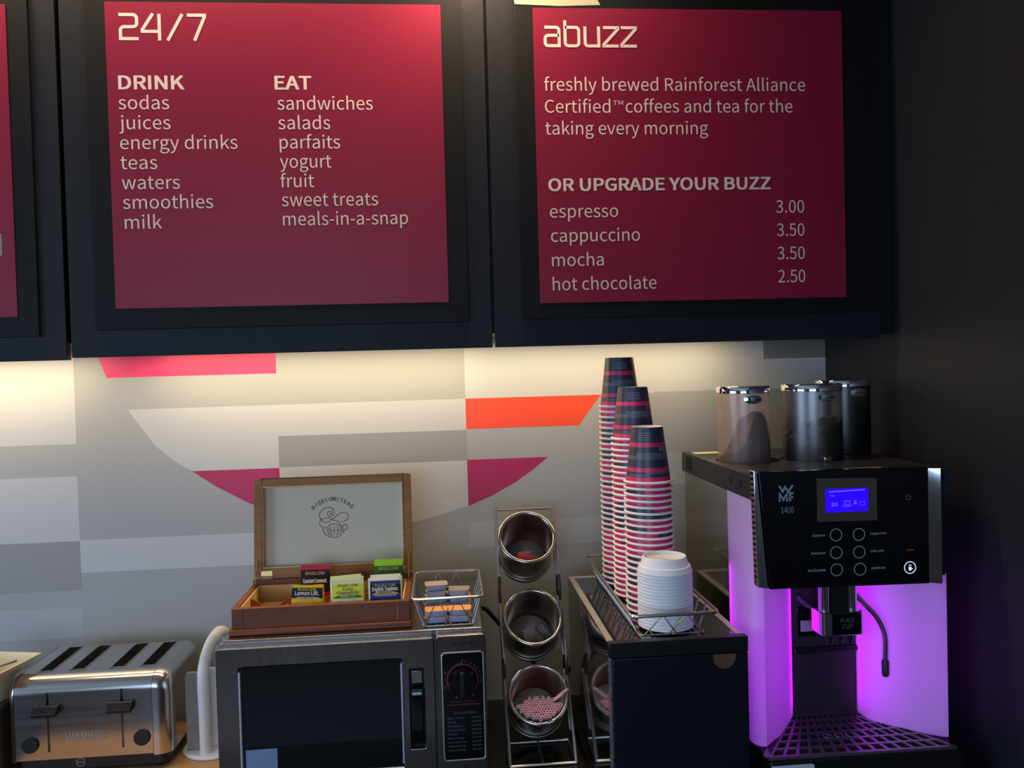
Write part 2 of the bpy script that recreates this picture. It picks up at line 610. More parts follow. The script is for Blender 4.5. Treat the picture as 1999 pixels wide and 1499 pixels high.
def rrect(x0, y0, x1, y1, r, n=5):
    return arc2(x1 - r, y1 - r, r, 0, 90, n) + arc2(x0 + r, y1 - r, r, 90, 180, n) + arc2(x0 + r, y0 + r, r, 180, 270, n) + arc2(x1 - r, y0 + r, r, 270, 360, n)


def smooth_pts(pts, n=6):
    out = []
    for i in range(len(pts) - 1):
        p0, p1, p2, p3 = (Vector(pts[max(0, min(len(pts) - 1, j))]) for j in (i - 1, i, i + 1, i + 2))
        for q in range(n):
            u = q / n
            out.append(0.5 * ((2 * p1) + (p2 - p0) * u + (2 * p0 - 5 * p1 + 4 * p2 - p3) * u * u + (3 * p1 - p0 - 3 * p2 + p3) * u ** 3))
    out.append(Vector(pts[-1]))
    return out


# ------------------------------------------------------------------ the room
RX = 0.997          # right-hand side wall
b = MB().box(-3.2, -5.6, -0.94, 1.1, 0.1, -0.92)
struct(b.build('floor', ['floor']))
b = MB().box(-3.2, -5.6, 1.80, 1.1, 0.1, 1.84)
struct(b.build('ceiling', ['ceiling']))
b = MB().box(RX, -5.6, -0.92, RX + 0.1, 0.1, 1.80)
struct(b.build('wall_right', ['charcoal_side']))
b = MB().box(-3.3, -5.6, -0.92, -3.2, 0.1, -0.15).box(-3.3, -5.6, 1.40, -3.2, 0.1, 1.80)
b.box(-3.3, -5.6, -0.15, -3.2, -3.28, 1.40).box(-3.3, -1.32, -0.15, -3.2, 0.1, 1.40)
struct(b.build('wall_left', ['room']))
b = MB()
for y0, z0, y1, z1 in ((-3.28, -0.15, -3.23, 1.40), (-1.37, -0.15, -1.32, 1.40), (-3.23, -0.15, -1.37, -0.10), (-3.23, 1.35, -1.37, 1.40)):
    b.box(-3.27, y0, z0, -3.17, y1, z1)
struct(b.build('window_2', ['white']))
b = MB()
b.box(-3.2, -5.6, -0.92, 1.0, -5.5, -0.06).box(-3.2, -5.6, 1.5, 1.0, -5.5, 1.80)
b.box(-3.2, -5.6, -0.06, -2.35, -5.5, 1.5).box(0.05, -5.6, -0.06, 1.0, -5.5, 1.5)
struct(b.build('wall_front', ['room']))
b = MB()
for x0, z0, x1, z1 in ((-2.35, -0.06, -2.30, 1.5), (0.0, -0.06, 0.05, 1.5), (-2.30, -0.06, 0.0, -0.01), (-2.30, 1.45, 0.0, 1.5)):
    b.box(x0, -5.56, z0, x1, -5.47, z1)
struct(b.build('window_1', ['white']))

# rear wall with its printed wallpaper (the printed patches belong to the wall's own mesh)
b = MB()
b.box(-3.2, 0.0, -0.92, RX, 0.1, 1.80)


def patch(pts, mi, h=0.00016):
    b.prism(pts, 'xz', -h, -h / 4, mi)


patch([(-1.8, 0.684), (-0.884, 0.684), (-0.884, 0.96), (-1.8, 0.96)], 1)
patch([(-1.8, 0.449), (-0.885, 0.449), (-0.885, 0.606), (-1.8, 0.606)], 1)
patch([(-1.8, 0.330), (-0.885, 0.330), (-0.885, 0.449), (-1.8, 0.449)], 2)
patch([(-1.8, 0.213), (-0.885, 0.213), (-0.885, 0.288), (-1.8, 0.288)], 7)
patch([(-0.885, 0.371), (-0.40, 0.371), (-0.40, 0.4505), (-0.885, 0.4505)], 1)
# the big pale disc behind the bands, cut flat at its top
CX, CZ, CR = -0.175, 0.98, 0.525
def disc_x(z):
    return math.sqrt(max(0, CR * CR - (z - CZ) ** 2))
def cut_disc(z0, z1, x0=None, x1=None, n=14):
    """Part of the disc between two heights and, if given, two uprights."""
    L, R = [], []
    for i in range(n + 1):
        z = z0 + (z1 - z0) * i / n
        d = disc_x(z)
        a = CX - d if x0 is None else max(x0, CX - d)
        c = CX + d if x1 is None else min(x1, CX + d)
        L.append((a, z)); R.append((c, z))
    return L + R[::-1]
XL, XR = -0.406, 0.057
# pale band just under the pink one, and the one holding the orange stripe
patch([(-0.762, 0.7635), (-0.70, 0.673), (-0.657, 0.635), (-0.615, 0.6085), (XL, 0.6085), (XL, 0.687), (XR, 0.687), (XR, 0.7655)], 1)
patch([(-0.615, 0.6085), (-0.56, 0.569), (-0.483, 0.525), (-0.44, 0.508), (XL, 0.498), (XL, 0.6085)], 5)
patch([(-0.828, 0.897), (-0.808, 0.842), (XL, 0.842), (XL, 0.897)], 3)
patch([(XR, 0.7655), (0.54, 0.7655), (0.54, 0.96), (XR, 0.96)], 1)
patch([(0.54, 0.768), (0.831, 0.768), (0.831, 0.96), (0.54, 0.96)], 1, 0.00012)
patch([(0.831, 0.768), (RX, 0.768), (RX, 0.845), (0.831, 0.845)], 1, 0.00012)
patch([(0.831, 0.845), (RX, 0.845), (RX, 0.96), (0.831, 0.96)], 6)
patch([(XR, 0.689), (0.343, 0.689), (0.402, 0.7655), (XR, 0.7655)], 4, 0.0002)
patch([(XL, 0.610), (XR, 0.610), (XR, 0.687), (XL, 0.687)], 2)
patch([(XL, 0.610), (XR, 0.610), (XR, 0.495), (-0.02, 0.473), (-0.091, 0.457), (-0.17, 0.450), (-0.25, 0.455), (-0.33, 0.472), (XL, 0.498)][::-1], 1)
patch([(XR, 0.6115), (0.262, 0.6115), (0.225, 0.582), (0.18, 0.552), (0.12, 0.520), (XR, 0.495)][::-1], 5)
patch([(XR, 0.388), (0.54, 0.388), (0.54, 0.4545), (XR, 0.4545)], 7)
patch([(0.574, 0.613), (0.93, 0.613), (0.93, 0.528), (0.574, 0.528)], 7)
wb = struct(b.build('wall_back', ['wall', 'wall_pale', 'wall_dim', 'wall_pink', 'wall_orange', 'wall_magenta', 'wall_dark', 'wall_soft'], smooth=0))

# worktop and the panelled base under it
ct = MB().box(-3.2, -0.74, -0.04, RX - 0.001, -0.0015, 0.0).build('worktop', ['counter'], bevel=0.003, loc=(-1.1, -0.37, -0.04))
tag(ct, 'glossy black stone worktop carrying all the breakfast appliances', 'worktop')
struct(MB().box(-3.2, -0.70, -0.92, RX - 0.001, -0.001, -0.0405).build('wall_counter', ['charcoal']))

# a slim light bar runs along the ceiling in front of the boards, with a brighter spot above the gap between them
lb = thing('ceiling_light_bar', 'slim warm light bar on the ceiling above the menu boards', 'lamp', (-0.45, -0.49, 1.80))
MB().box(-1.35, -0.505, 1.788, 0.45, -0.475, 1.7995).build('housing', ['white'], lb)
area('bar_lamp', (-0.45, -0.49, 1.786), (-0.45, -0.49, 0), 1.78, 0.024, (1.0, 0.74, 0.50), 9)
lp = thing('ceiling_downlight', 'round ceiling downlight above the gap between the two price boards', 'lamp', (0.07, -0.43, 1.80))
MB().lathe([(0.030, 1.799), (0.038, 1.790), (0.042, 1.7995)], 32, Matrix.Translation((0.07, -0.43, 0))).build('trim_ring', ['white'], lp)
sd = bpy.data.lights.new('downlight_lamp', 'SPOT')
sd.energy, sd.color, sd.spot_size, sd.spot_blend, sd.shadow_soft_size = 15, (1.0, 0.72, 0.46), math.radians(130), 1.0, 0.03
so = bpy.data.objects.new('downlight_lamp', sd)
COL.objects.link(so)
so.location = (0.07, -0.43, 1.784)

# ------------------------------------------------------------------ wall cabinets, boards, posters
ZD = 0.885


def cabinet(x0, x1, label, zb, zdoor):
    c = thing('wall_cabinet', label, 'cabinet', ((x0 + x1) / 2, -0.16, zb), 'wall cabinets above the worktop')
    MB().box(x0, -0.328, zb + 0.03, x1, -0.001, 1.72).build('carcass', ['black_matte'], c)
    MB().box(x0 + 0.003, -0.350, zdoor, x1 - 0.003, -0.330, 1.72).build('door', ['charcoal'], c, bevel=0.0012)
    return c


cabinet(-1.60, -0.7425, 'leftmost dark wall cabinet, its board cut by the edge of the picture', ZD, 0.8805)
cabinet(-0.7395, 0.1105, 'dark wall cabinet behind the 24/7 food and drink board', ZD, 0.8845)
cabinet(0.1105, 0.9565, 'dark wall cabinet behind the coffee price board next to the side wall', ZD, 0.8845)
fl = MB().box(0.9575, -0.325, 0.893, RX - 0.001, -0.30, 1.72).build('filler_strip', ['charcoal'], loc=(0.977, -0.31, 0.893))
tag(fl, 'narrow dark filler strip between the last wall cabinet and the side wall', 'trim')


def board(x0, x1, z0, label):
    o = MB().box(x0, -0.3585, z0, x1, -0.3503, 1.655).build('menu_board', ['board'], bevel=0.001, loc=((x0 + x1) / 2, -0.354, z0))
    return tag(o, label, 'board', 'black backing boards')


board(-1.50, -0.793, 0.928, 'black backing board cut by the left edge, behind the cropped crimson poster')
board(-0.6855, 0.0600, 0.9385, 'black backing board behind the crimson 24/7 poster')
board(0.170, 0.945, 0.941, 'black backing board behind the crimson coffee price poster')


def poster(x0, x1, z0, z1, label):
    t = thing('menu_poster', label, 'poster', ((x0 + x1) / 2, -0.359, z0), 'crimson menu posters')
    MB().box(x0, -0.3602, z0, x1, -0.3587, z1).build('sheet', ['poster'], t)
    return t


PY = -0.3604


def xmap2(a, c):
    return 0.00044182 * a + -0.00001011 * c + 0.206729


def zmap2(a, c):
    return -0.00000272 * a + -0.00042955 * c + 1.604948


def xmap1(a, c):
    return 0.00034458 * a + -0.00001137 * c + -0.650559


def zmap1(a, c):
    return -0.00000087 * a + -0.00034956 * c + 1.594898
p0 = poster(-1.46, -0.832, 0.968, 1.58, 'crimson menu poster cut off by the left edge of the picture')
MB().box(-1.40, -0.3608, 1.089, -0.8555, -0.3603, 1.132).build('grey_band', ['wall_dark'], p0)

p1 = poster(-0.6445, 0.0185, 0.980, 1.5875, 'crimson poster headed 24/7 listing drinks and food')


def line(mb, s, xa, xb, z, size, bold=0.0, align='l'):
    mb.text(s, front(xa if align == 'l' else xb, PY, z), xb - xa, size, align, bold)


def scr(mb, strokes, ox, oy, k, x0, z0, w):
    """Pen strokes drawn in a small design grid (ox, oy origin, k metres per unit)."""
    T = front(x0, PY, z0)
    for i, st in enumerate(strokes):
        mb.stroke([((a - ox) * k, (oy - c) * k) for a, c in st], w, T, 0.0004 + 0.00008 * i)


t24 = MB()
kx = 0.001017 / 2.94
x24 = -0.618
S24 = [
    [(92, 83)] + arc2(170, 105, 22, -90, 0, 6) + arc2(170, 130, 22, 0, 90, 6) + arc2(122, 174, 22, -90, -180, 6) + [(100, 220), (200, 220)],
    [(283, 76), (222, 168), (222, 178), (326, 178)],
    [(317, 78), (317, 230)],
    [(447, 78), (362, 230)],
    [(474, 84), (572, 84), (572, 92), (512, 230)],
]
scr(t24, S24, 92, 230, kx, x24, 1.511, 0.0062)
t24.build('title_lettering', ['letter'], p1)

hd = MB()
hd2 = MB()
line(hd, 'DRINK', -0.622, -0.497, 1.415, 0.0262, 0.045)
line(hd2, 'EAT', -0.318, -0.247, 1.415, 0.0262, 0.045)
hd.build('column_heading', ['letter'], p1)
hd2.build('column_heading', ['letter'], p1)
for s, xa, xb, yb in (('sodas', 97, 381, 628), ('juices', 100, 388, 741), ('energy drinks', 105, 767, 854), ('teas', 108, 313, 967), ('waters', 115, 440, 1080), ('smoothies', 120, 628, 1192), ('milk', 130, 338, 1305),
                      ('sandwiches', 995, 1548, 629), ('salads', 1000, 1300, 741), ('parfaits', 1008, 1358, 852), ('yogurt', 1010, 1307, 963), ('fruit', 1013, 1207, 1075), ('sweet treats', 1020, 1580, 1184), ('meals-in-a-snap', 1027, 1757, 1295)):
    X = lambda u: xmap1(u, yb)
    it = MB()
    line(it, s, X(xa), X(xb), zmap1(xa, yb), 0.0262)
    it.build('list_line', ['letter'], p1)

p2 = poster(0.2085, 0.8725, 0.9735, 1.5835, 'crimson poster listing coffee and hot chocolate prices')
tb = MB()
SAB = [
    [(58, 133), (112, 133)] + arc2(112, 148, 15, -90, 0, 4) + [(127, 220), (75, 220)] + arc2(75, 205, 15, 90, 180, 4) + [(60, 190)] + arc2(75, 186, 15, 180, 270, 4) + [(127, 171)],
    [(156, 100), (156, 205)] + arc2(171, 205, 15, 180, 90, 4) + [(207, 220)] + arc2(207, 205, 15, 90, 0, 4) + [(222, 148)] + arc2(207, 148, 15, 0, -90, 4) + [(156, 133)],
    [(252, 128), (252, 205)] + arc2(267, 205, 15, 180, 90, 4) + [(318, 220), (318, 128)],
    [(340, 133), (411, 133), (411, 140), (342, 213), (342, 220), (414, 220)],
    [(426, 133), (497, 133), (497, 140), (429, 213), (429, 220), (502, 220)],
]
scr(tb, SAB, 55, 226, 0.00109 / 2.498, 0.231, 1.503, 0.0062)
tb.build('title_lettering', ['letter'], p2)
hd = MB()
line(hd, 'OR UPGRADE YOUR BUZZ', xmap2(80, 928), xmap2(1155, 915), zmap2(80, 928), 0.0250, 0.045)
hd.build('heading_lettering', ['letter'], p2)
for s, xa, xb, yb in (('freshly brewed Rainforest Alliance', 60, 1328, 446), ('Certified', 63, 375, 552), ('coffees and tea for the', 448, 1265, 549), ('taking every morning', 65, 848, 657),
                      ('espresso', 85, 412, 1057), ('cappuccino', 90, 517, 1174), ('mocha', 95, 342, 1292), ('hot chocolate', 98, 597, 1409)):
    it = MB()
    line(it, s, xmap2(xa, yb), xmap2(xb, yb), zmap2(xa, yb), 0.0264)
    it.build('list_line', ['letter'], p2)
it = MB()
line(it, 'TM', xmap2(388, 520), xmap2(436, 520), zmap2(388, 512), 0.0088)
it.build('trademark_sign', ['letter'], p2)
for s, xa, xb, yb in (('3.00', 1185, 1325, 1039), ('3.50', 1190, 1327, 1154), ('3.50', 1193, 1329, 1269), ('2.50', 1197, 1332, 1384)):
    pr_ = MB()
    line(pr_, s, xmap2(xa, yb), xmap2(xb, yb), zmap2(xa, yb), 0.0264)
    pr_.build('price', ['letter'], p2)
tp = MB().prism([(0.17, 1.602), (0.172, 1.591), (0.263, 1.588), (0.327, 1.59), (0.351, 1.591), (0.344, 1.604)], 'xz', -0.3592, -0.3586).build('tape_strip', ['tape'], loc=(0.26, -0.359, 1.585))
tag(tp, 'torn strip of pale masking tape on the board above the coffee price poster', 'tape')


# ------------------------------------------------------------------ board, toaster, slicer, dish (left of the microwave)
wbx = MB().prism(rrect(-0.945, -0.50, -0.462, -0.045, 0.02), 'xy', 0.0005, 0.012).build('wooden_board', ['board_wood'], bevel=0.003, loc=(-0.70, -0.27, 0.0005))
tag(wbx, 'light wooden board lying on the black worktop under the toaster and the white slicer', 'board')

TX0, TX1 = -0.905, -0.628          # chrome front between the side caps
TYF, TYR = -0.290, -0.055
t = thing('toaster', 'brushed steel four-slot toaster with black knobs and levers', 'toaster', (-0.762, -0.17, 0.012))
# black base
MB().prism(rrect(-0.918, TYF + 0.012, -0.602, TYR - 0.012, 0.02), 'xy', 0.018, 0.052).build('base', ['black'], t, bevel=0.004)
for fx in (-0.895, -0.625):
    for fy in (TYF + 0.035, TYR - 0.035):
        MB().lathe([(0.012, 0.0122), (0.014, 0.019)], 16, Matrix.Translation((fx, fy, 0)), 0, True, True).build('foot', ['black_matte'], t)


def wrap(y0, y1, z0, z1, r):
    """Side outline of the toaster shell: straight front, rounded front and rear top edges."""
    return [(y0, z0)] + arc2(y0 + r, z1 - r, r, 180, 90, 8) + arc2(y1 - r, z1 - r, r, 90, 0, 8) + [(y1, z0)]


shell = MB().prism(wrap(TYF, TYR, 0.050, 0.220, 0.036), 'yz', TX0, TX1).build('shell', ['steel_toast', 'black_matte'], t)
cut = MB()
SLOTS = ((-0.876, -0.846), (-0.811, -0.781), (-0.728, -0.698), (-0.665, -0.635))
for a, c in SLOTS:
    cut.box(a, -0.245, 0.10, c, -0.095, 0.24, 0)
for lx in (-0.838, -0.689):
    cut.box(lx - 0.0025, -0.30, 0.066, lx + 0.0025, -0.275, 0.190, 0)
carve(shell, cut)
for a, c in SLOTS:
    m = MB()
    m.tube([(a, -0.245, 0.2207), (c, -0.245, 0.2207), (c, -0.095, 0.2207), (a, -0.095, 0.2207)], 0.0016, 6, True)
    m.build('slot_rim', ['steel_polish'], t)
    m = MB()
    for k in range(6):
        m.tube([(a + 0.007, -0.235 + k * 0.026, 0.205), (a + 0.007, -0.222 + k * 0.026, 0.125)], 0.001, 5)
        m.tube([(c - 0.007, -0.235 + k * 0.026, 0.205), (c - 0.007, -0.222 + k * 0.026, 0.125)], 0.001, 5)
    m.tube([(a + 0.007, -0.243, 0.190), (a + 0.007, -0.097, 0.190)], 0.0012, 5)
    m.tube([(c - 0.007, -0.243, 0.190), (c - 0.007, -0.097, 0.190)], 0.0012, 5)
    m.build('slot_wires', ['wire'], t)


def cap(x0, x1, sgn):
    """Bulging end cap: the wrap outline shrinking towards its outer side."""
    m = MB()
    rings = []
    for i in range(7):
        a = i / 6 * PI / 2
        x = x0 + (x1 - x0) * math.sin(a)
        k = (1 - math.cos(a)) * 0.022
        rings.append([(x, p, q) for p, q in wrap(TYF + k - 0.0005, TYR - k + 0.0005, 0.046, 0.2205 - k, 0.036)])
    n = len(rings[0])
    vs = [p for r in rings for p in r]
    fs = [(j * n + i, j * n + (i + 1) % n, (j + 1) * n + (i + 1) % n, (j + 1) * n + i) for j in range(6) for i in range(n)]
    fs.append(tuple(range(6 * n, 7 * n)))
    fs.append(tuple(range(n - 1, -1, -1)))
    m.add(vs, fs)
    o = m.build('side_cap', ['steel_toast'], t)
    weigh(o)
    return o


cap(TX0 - 0.001, TX0 - 0.016, -1)
cap(TX1 + 0.001, TX1 + 0.036, 1)
for lx in (-0.838, -0.689):
    lv = MB().prism([(-0.2885, 0.147), (-0.308, 0.145), (-0.310, 0.153), (-0.299, 0.166), (-0.2885, 0.164)], 'yz', lx - 0.026, lx + 0.024).build('lever', ['black'], t, bevel=0.0015)
for kx_, kz in ((-0.875, 0.083), (-0.65, 0.085)):
    kb = MB().lathe([(0.0, -0.2950), (0.0156, -0.2950), (0.0166, -0.2942), (0.0170, -0.2895)][::-1], 28, Matrix.Translation((kx_, 0, kz)) @ Matrix.Rotation(-PI / 2, 4, 'X') @ Matrix.Scale(1, 4), 0).build('knob', ['black_matte'], t)
nm = MB().text('WARING', front(-0.804, TYF - 0.0002, 0.09), 0.078, 0.013, bold=0.03)
nm.stroke([(-0.041, 0), (0.041, 0), (0.041, 0.0175), (-0.041, 0.0175)], 0.0006, front(-0.765, TYF - 0.0001, 0.088), closed=True)
nm.text('2', front(-0.651, TYF - 0.0002, 0.1), None, 0.005, 'c')
nm.build('lettering', ['grey_plastic'], t)
em = MB()
T = front(-0.781, TYF + 0.0115, 0.0355)
em.stroke([(0.0085 * math.cos(a * PI / 12), 0.0085 * math.sin(a * PI / 12)) for a in range(24)], 0.0012, T, closed=True)
em.text('Italy', front(-0.781, TYF + 0.0113, 0.0335), 0.013, 0.0048, 'c')
em.build('emblem', ['panel_print'], t)

# white bagel slicer: oval foot, tall bow handle, two guard plates
t = thing('bread_slicer', 'white upright bagel slicer with a looped handle between toaster and microwave', 'slicer', (-0.530, -0.20, 0.012))
MB().lathe([(0.0, 0.0125), (0.066, 0.0125), (0.068, 0.016), (0.064, 0.021), (0.0, 0.022)], 36, Matrix.Translation((-0.528, -0.195, 0)) @ Matrix.Diagonal((1, 1.0, 1, 1))).build('base', ['white'], t)
pts = [(-0.535, -0.242, 0.021), (-0.535, -0.243, 0.10), (-0.536, -0.242, 0.180), (-0.535, -0.232, 0.212), (-0.530, -0.214, 0.240), (-0.523, -0.190, 0.258), (-0.516, -0.165, 0.262), (-0.511, -0.143, 0.250), (-0.509, -0.130, 0.225), (-0.509, -0.128, 0.17), (-0.510, -0.128, 0.021)]
MB().tube(smooth_pts(pts, 5), 0.0125, 16, flat=0.85).build('handle', ['white'], t)
MB().prism(rrect(-0.580, 0.022, -0.541, 0.193, 0.008), 'xz', -0.225, -0.218).build('guard_plate', ['grey_plastic'], t, bevel=0.001)
MB().prism(rrect(-0.541, 0.022, -0.492, 0.196, 0.008), 'xz', -0.212, -0.205).build('guard_plate', ['white'], t, bevel=0.001)
MB().box(-0.545, -0.195, 0.10, -0.508, -0.150, 0.228).build('blade_holder', ['grey_plastic'], t, bevel=0.004)

# dark box and square dish at the left edge
bx = MB().prism(rrect(-1.20, -0.345, -0.937, -0.06, 0.02), 'xy', 0.0005, 0.168).build('storage_box', ['box_dark'], bevel=0.008, seg=3, loc=(-1.07, -0.2, 0.0005))
tag(bx, 'dark grey box under the white dish at the left edge', 'box')
t = thing('square_dish', 'white square ceramic dish of sugar packets above the toaster corner', 'dish', (-0.970, -0.262, 0.169))
m = MB()
ang = math.atan2(-0.115, -0.027)
R_ = Matrix.Translation((-0.970, -0.262, 0)) @ Matrix.Rotation(ang, 4, 'Z')
def sq(h, r, z, n=6):
    return [R_ @ Vector((a, c, z)) for a, c in rrect(-h, -h, h, h, r, n)]
rings = [sq(0.030, 0.008, 0.1695), sq(0.033, 0.008, 0.173), sq(0.037, 0.007, 0.212), sq(0.050, 0.007, 0.229), sq(0.071, 0.006, 0.246), sq(0.073, 0.006, 0.249), sq(0.070, 0.006, 0.2495), sq(0.047, 0.006, 0.229), sq(0.034, 0.006, 0.213), sq(0.028, 0.006, 0.180)]
n = len(rings[0])
fs = [(j * n + i, j * n + (i + 1) % n, (j + 1) * n + (i + 1) % n, (j + 1) * n + i) for j in range(len(rings) - 1) for i in range(n)]
fs += [tuple(range(n - 1, -1, -1)), tuple(range((len(rings) - 1) * n, len(rings) * n))]
m.add([p for r in rings for p in r], fs)
m.build('bowl', ['ceramic'], t)


def packet(name, w, h, d, mats):
    """Paper sachet: flat crimped ends and a puffed middle, lying in its own xy plane."""
    m = MB()
    nx, ny = 8, 8
    vs, fs, ms = [], [], []
    for s in (1, -1):
        for j in range(ny + 1):
            for i in range(nx + 1):
                u, v = i / nx, j / ny
                e = max(0, min(1, (min(v, 1 - v) - 0.08) / 0.3))
                q = math.sin(PI * u) ** 0.5 * e ** 0.7
                vs.append(((u - 0.5) * w, (v - 0.5) * h, s * (d / 2 * q + 0.0003)))
    k = (nx + 1) * (ny + 1)
    for j in range(ny):
        for i in range(nx):
            a = j * (nx + 1) + i
            fs.append((a, a + 1, a + nx + 2, a + nx + 1)); ms.append(1 if len(mats) > 1 and (j < 2 or j > ny - 3) else 0)
            fs.append((k + a, k + a + nx + 1, k + a + nx + 2, k + a + 1)); ms.append(0)
    rim = [i for i in range(nx + 1)] + [j * (nx + 1) + nx for j in range(1, ny + 1)] + [ny * (nx + 1) + i for i in range(nx - 1, -1, -1)] + [j * (nx + 1) for j in range(ny - 1, 0, -1)]
    for i in range(len(rim)):
        a, c = rim[i], rim[(i + 1) % len(rim)]
        fs.append((a, k + a, k + c, c)); ms.append(0)
    m.add(vs, fs, ms)
    return m.build(name, mats, loc=(0, 0, 0))


pk = packet('sugar_packet', 0.028, 0.048, 0.005, ['tea_white', 'grey_paper'])
tag(pk, 'white sugar packet leaning on the back corner of the square dish', 'packet', 'sugar packets in the square dish')
pk.location, pk.rotation_euler = (-0.976, -0.248, 0.232), (math.radians(38), math.radians(8), 0.5)
dup(pk, (-0.968, -0.266, 0.226), (0.30, 0.25, 1.2), 'white sugar packet lying flat in the middle of the square dish')
dup(pk, (-0.982, -0.274, 0.232), (0.25, -0.35, 2.2), 'white sugar packet nearest the left edge in the square dish')
sp = MB().tube([(-1.005, -0.320, 0.238), (-0.965, -0.272, 0.238), (-0.925, -0.232, 0.242)], [0.0018, 0.002, 0.004], 8, flat=0.6).build('spoon', ['wire_dark'], loc=(-0.965, -0.275, 0.222))
tag(sp, 'dark spoon handle lying across the square dish', 'spoon')

# ------------------------------------------------------------------ microwave
t = thing('microwave_oven', 'steel microwave oven with a black window and a dial under the tea chest', 'microwave', (-0.187, -0.25, 0.0))
MB().prism(rrect(-0.444, 0.018, 0.071, 0.327, 0.009, 4), 'xz', -0.440, -0.045).build('body', ['steel_top'], t, bevel=0.002)
for fx in (-0.41, 0.04):
    for fy in (-0.41, -0.08):
        MB().lathe([(0.016, 0.0003), (0.018, 0.018)], 16, Matrix.Translation((fx, fy, 0)), 0, True, True).build('foot', ['black_matte'], t)
DY = -0.462
dr = MB().prism(rrect(-0.4475, 0.024, -0.0305, 0.3185, 0.006, 4), 'xz', DY, -0.441).build('door', ['steel_front'], t, bevel=0.0022, seg=3)
carve(dr, MB().box(-0.404, DY - 0.01, 0.066, -0.0945, DY + 0.006, 0.2805).box(-0.0795, DY - 0.01, 0.102, -0.0525, DY + 0.016, 0.2590))
MB().box(-0.4035, DY + 0.0015, 0.0665, -0.0950, DY + 0.0058, 0.2800).build('window_glass', ['black_gloss'], dr)
for wx in (-0.4030, -0.0945):   # bright strips up both sides of the window
    MB().tube([(wx, DY - 0.0002, 0.076), (wx, DY - 0.0002, 0.272)], 0.0030, 12).build('chrome_strip', ['strip_metal'], dr)
MB().tube([(-0.4030, DY - 0.0002, 0.0665), (-0.0945, DY - 0.0002, 0.0665)], 0.0020, 8).build('chrome_strip', ['strip_metal'], dr)
MB().box(-0.3965, DY + 0.0008, 0.071, -0.3370, DY + 0.0014, 0.1200).build('sticker', ['sticker'], dr)
hp = MB().box(-0.0793, DY + 0.009, 0.1022, -0.0527, DY + 0.0155, 0.2588).build('handle_recess', ['black_gloss'], dr)
MB().prism([(DY + 0.008, 0.112), (DY - 0.010, 0.118), (DY - 0.013, 0.150), (DY - 0.013, 0.208), (DY - 0.008, 0.221), (DY + 0.008, 0.221)], 'yz', -0.0765, -0.0550).build('handle', ['black_gloss'], hp, bevel=0.002)
MB().box(-0.0765, DY + 0.003, 0.229, -0.0555, DY + 0.0085, 0.254).build('latch_plate', ['steel_top'], hp, bevel=0.001)
MB().text('Inverter', front(-0.072, -0.4412, 0.3208), 0.018, 0.0022).build('lettering', ['panel_faint'], t)
cp = MB().prism(rrect(-0.0268, 0.024, 0.0705, 0.3205, 0.006, 4), 'xz', DY, -0.441).build('control_panel', ['steel_front'], t, bevel=0.0022, seg=3)
MB().box(-0.0155, DY - 0.0012, 0.076, 0.0635, DY - 0.0002, 0.2855).build('label_plate', ['black_gloss'], cp)
m = MB().tube([(a, DY - 0.0012, c) for a, c in rrect(-0.0163, 0.0745, 0.0643, 0.2865, 0.006, 4)], 0.0014, 8, True)
m.build('plate_trim', ['strip_metal'], cp)
KX, KZ = 0.0228, 0.2330
kn = MB().lathe([(0.0, DY - 0.020), (0.024, DY - 0.020), (0.027, DY - 0.017), (0.029, DY - 0.0013)][::-1], 36, Matrix.Translation((KX, 0, KZ)) @ Matrix.Rotation(-PI / 2, 4, 'X')).build('timer_knob', ['black_gloss'], cp)
MB().box(KX - 0.005, DY - 0.031, KZ - 0.024, KX + 0.005, DY - 0.0195, KZ + 0.024).build('grip', ['black'], kn, bevel=0.002)
tr_ = MB()
tr_.stroke([(0.0305 * math.cos(a * PI / 24), 0.0305 * math.sin(a * PI / 24)) for a in range(48)], 0.0026, front(KX, DY - 0.0012, KZ), closed=True)
tr_.box(-0.008, DY - 0.0016, 0.1830, 0.056, DY - 0.0012, 0.1850)
tr_.text('Minutes / Power', front(0.0240, DY - 0.0012, 0.1880), 0.050, 0.0042, 'c')
tr_.build('dial_ring', ['red_ring'], cp)
m = MB()
for lab, deg in (('0', 90), ('1', 48), ('2', -3), ('3', -58), ('4', -110), ('5', -158), ('6', 155)):
    a = math.radians(deg)
    m.text(lab, front(KX + 0.0365 * math.cos(a), DY - 0.0012, KZ + 0.0365 * math.sin(a) - 0.003), None, 0.0058, 'c')
for deg in (80, 70, 60, 36, 24, 10):
    a = math.radians(deg)
    m.stroke([(0.0345 * math.cos(a), 0.0345 * math.sin(a)), (0.0385 * math.cos(a), 0.0385 * math.sin(a))], 0.0009, front(KX, DY - 0.0012, KZ))
m.build('dial_numerals', ['panel_faint'], cp)
m = MB()
m.text('COOKING TIMES', front(0.0255, DY - 0.0012, 0.1655), 0.044, 0.0042, 'c')
for i, (a, c) in enumerate((('Roll or Pastry', '0:05-0:10'), ('Hot Dog', '0:30-0:40'), ('Meat Sandwich', '0:45-1:00'), ('Cheese Sandwich', '0:40-0:55'), ('Hamburger', '1:00-1:20'), ('Bacon / Burger', '1:10-1:30'), ('Cup of Soup, Stew', '1:30-2:00'), ('Small Casserole', '2:00-3:00'), ('Large Casserole', '4:00-6:00'))):
    m.text(a, front(-0.0085, DY - 0.0012, 0.1560 - i * 0.0079), min(0.037, 0.0023 * len(a)), 0.0034)
    m.text(c, front(0.0575, DY - 0.0012, 0.1560 - i * 0.0079), 0.019, 0.0034, 'r')
m.build('cooking_chart', ['panel_faint'], cp)
MB().text('Panasonic', front(0.0240, DY - 0.0001, 0.3015), 0.041, 0.0058, 'c', bold=0.05).build('brand_lettering', ['black'], cp)

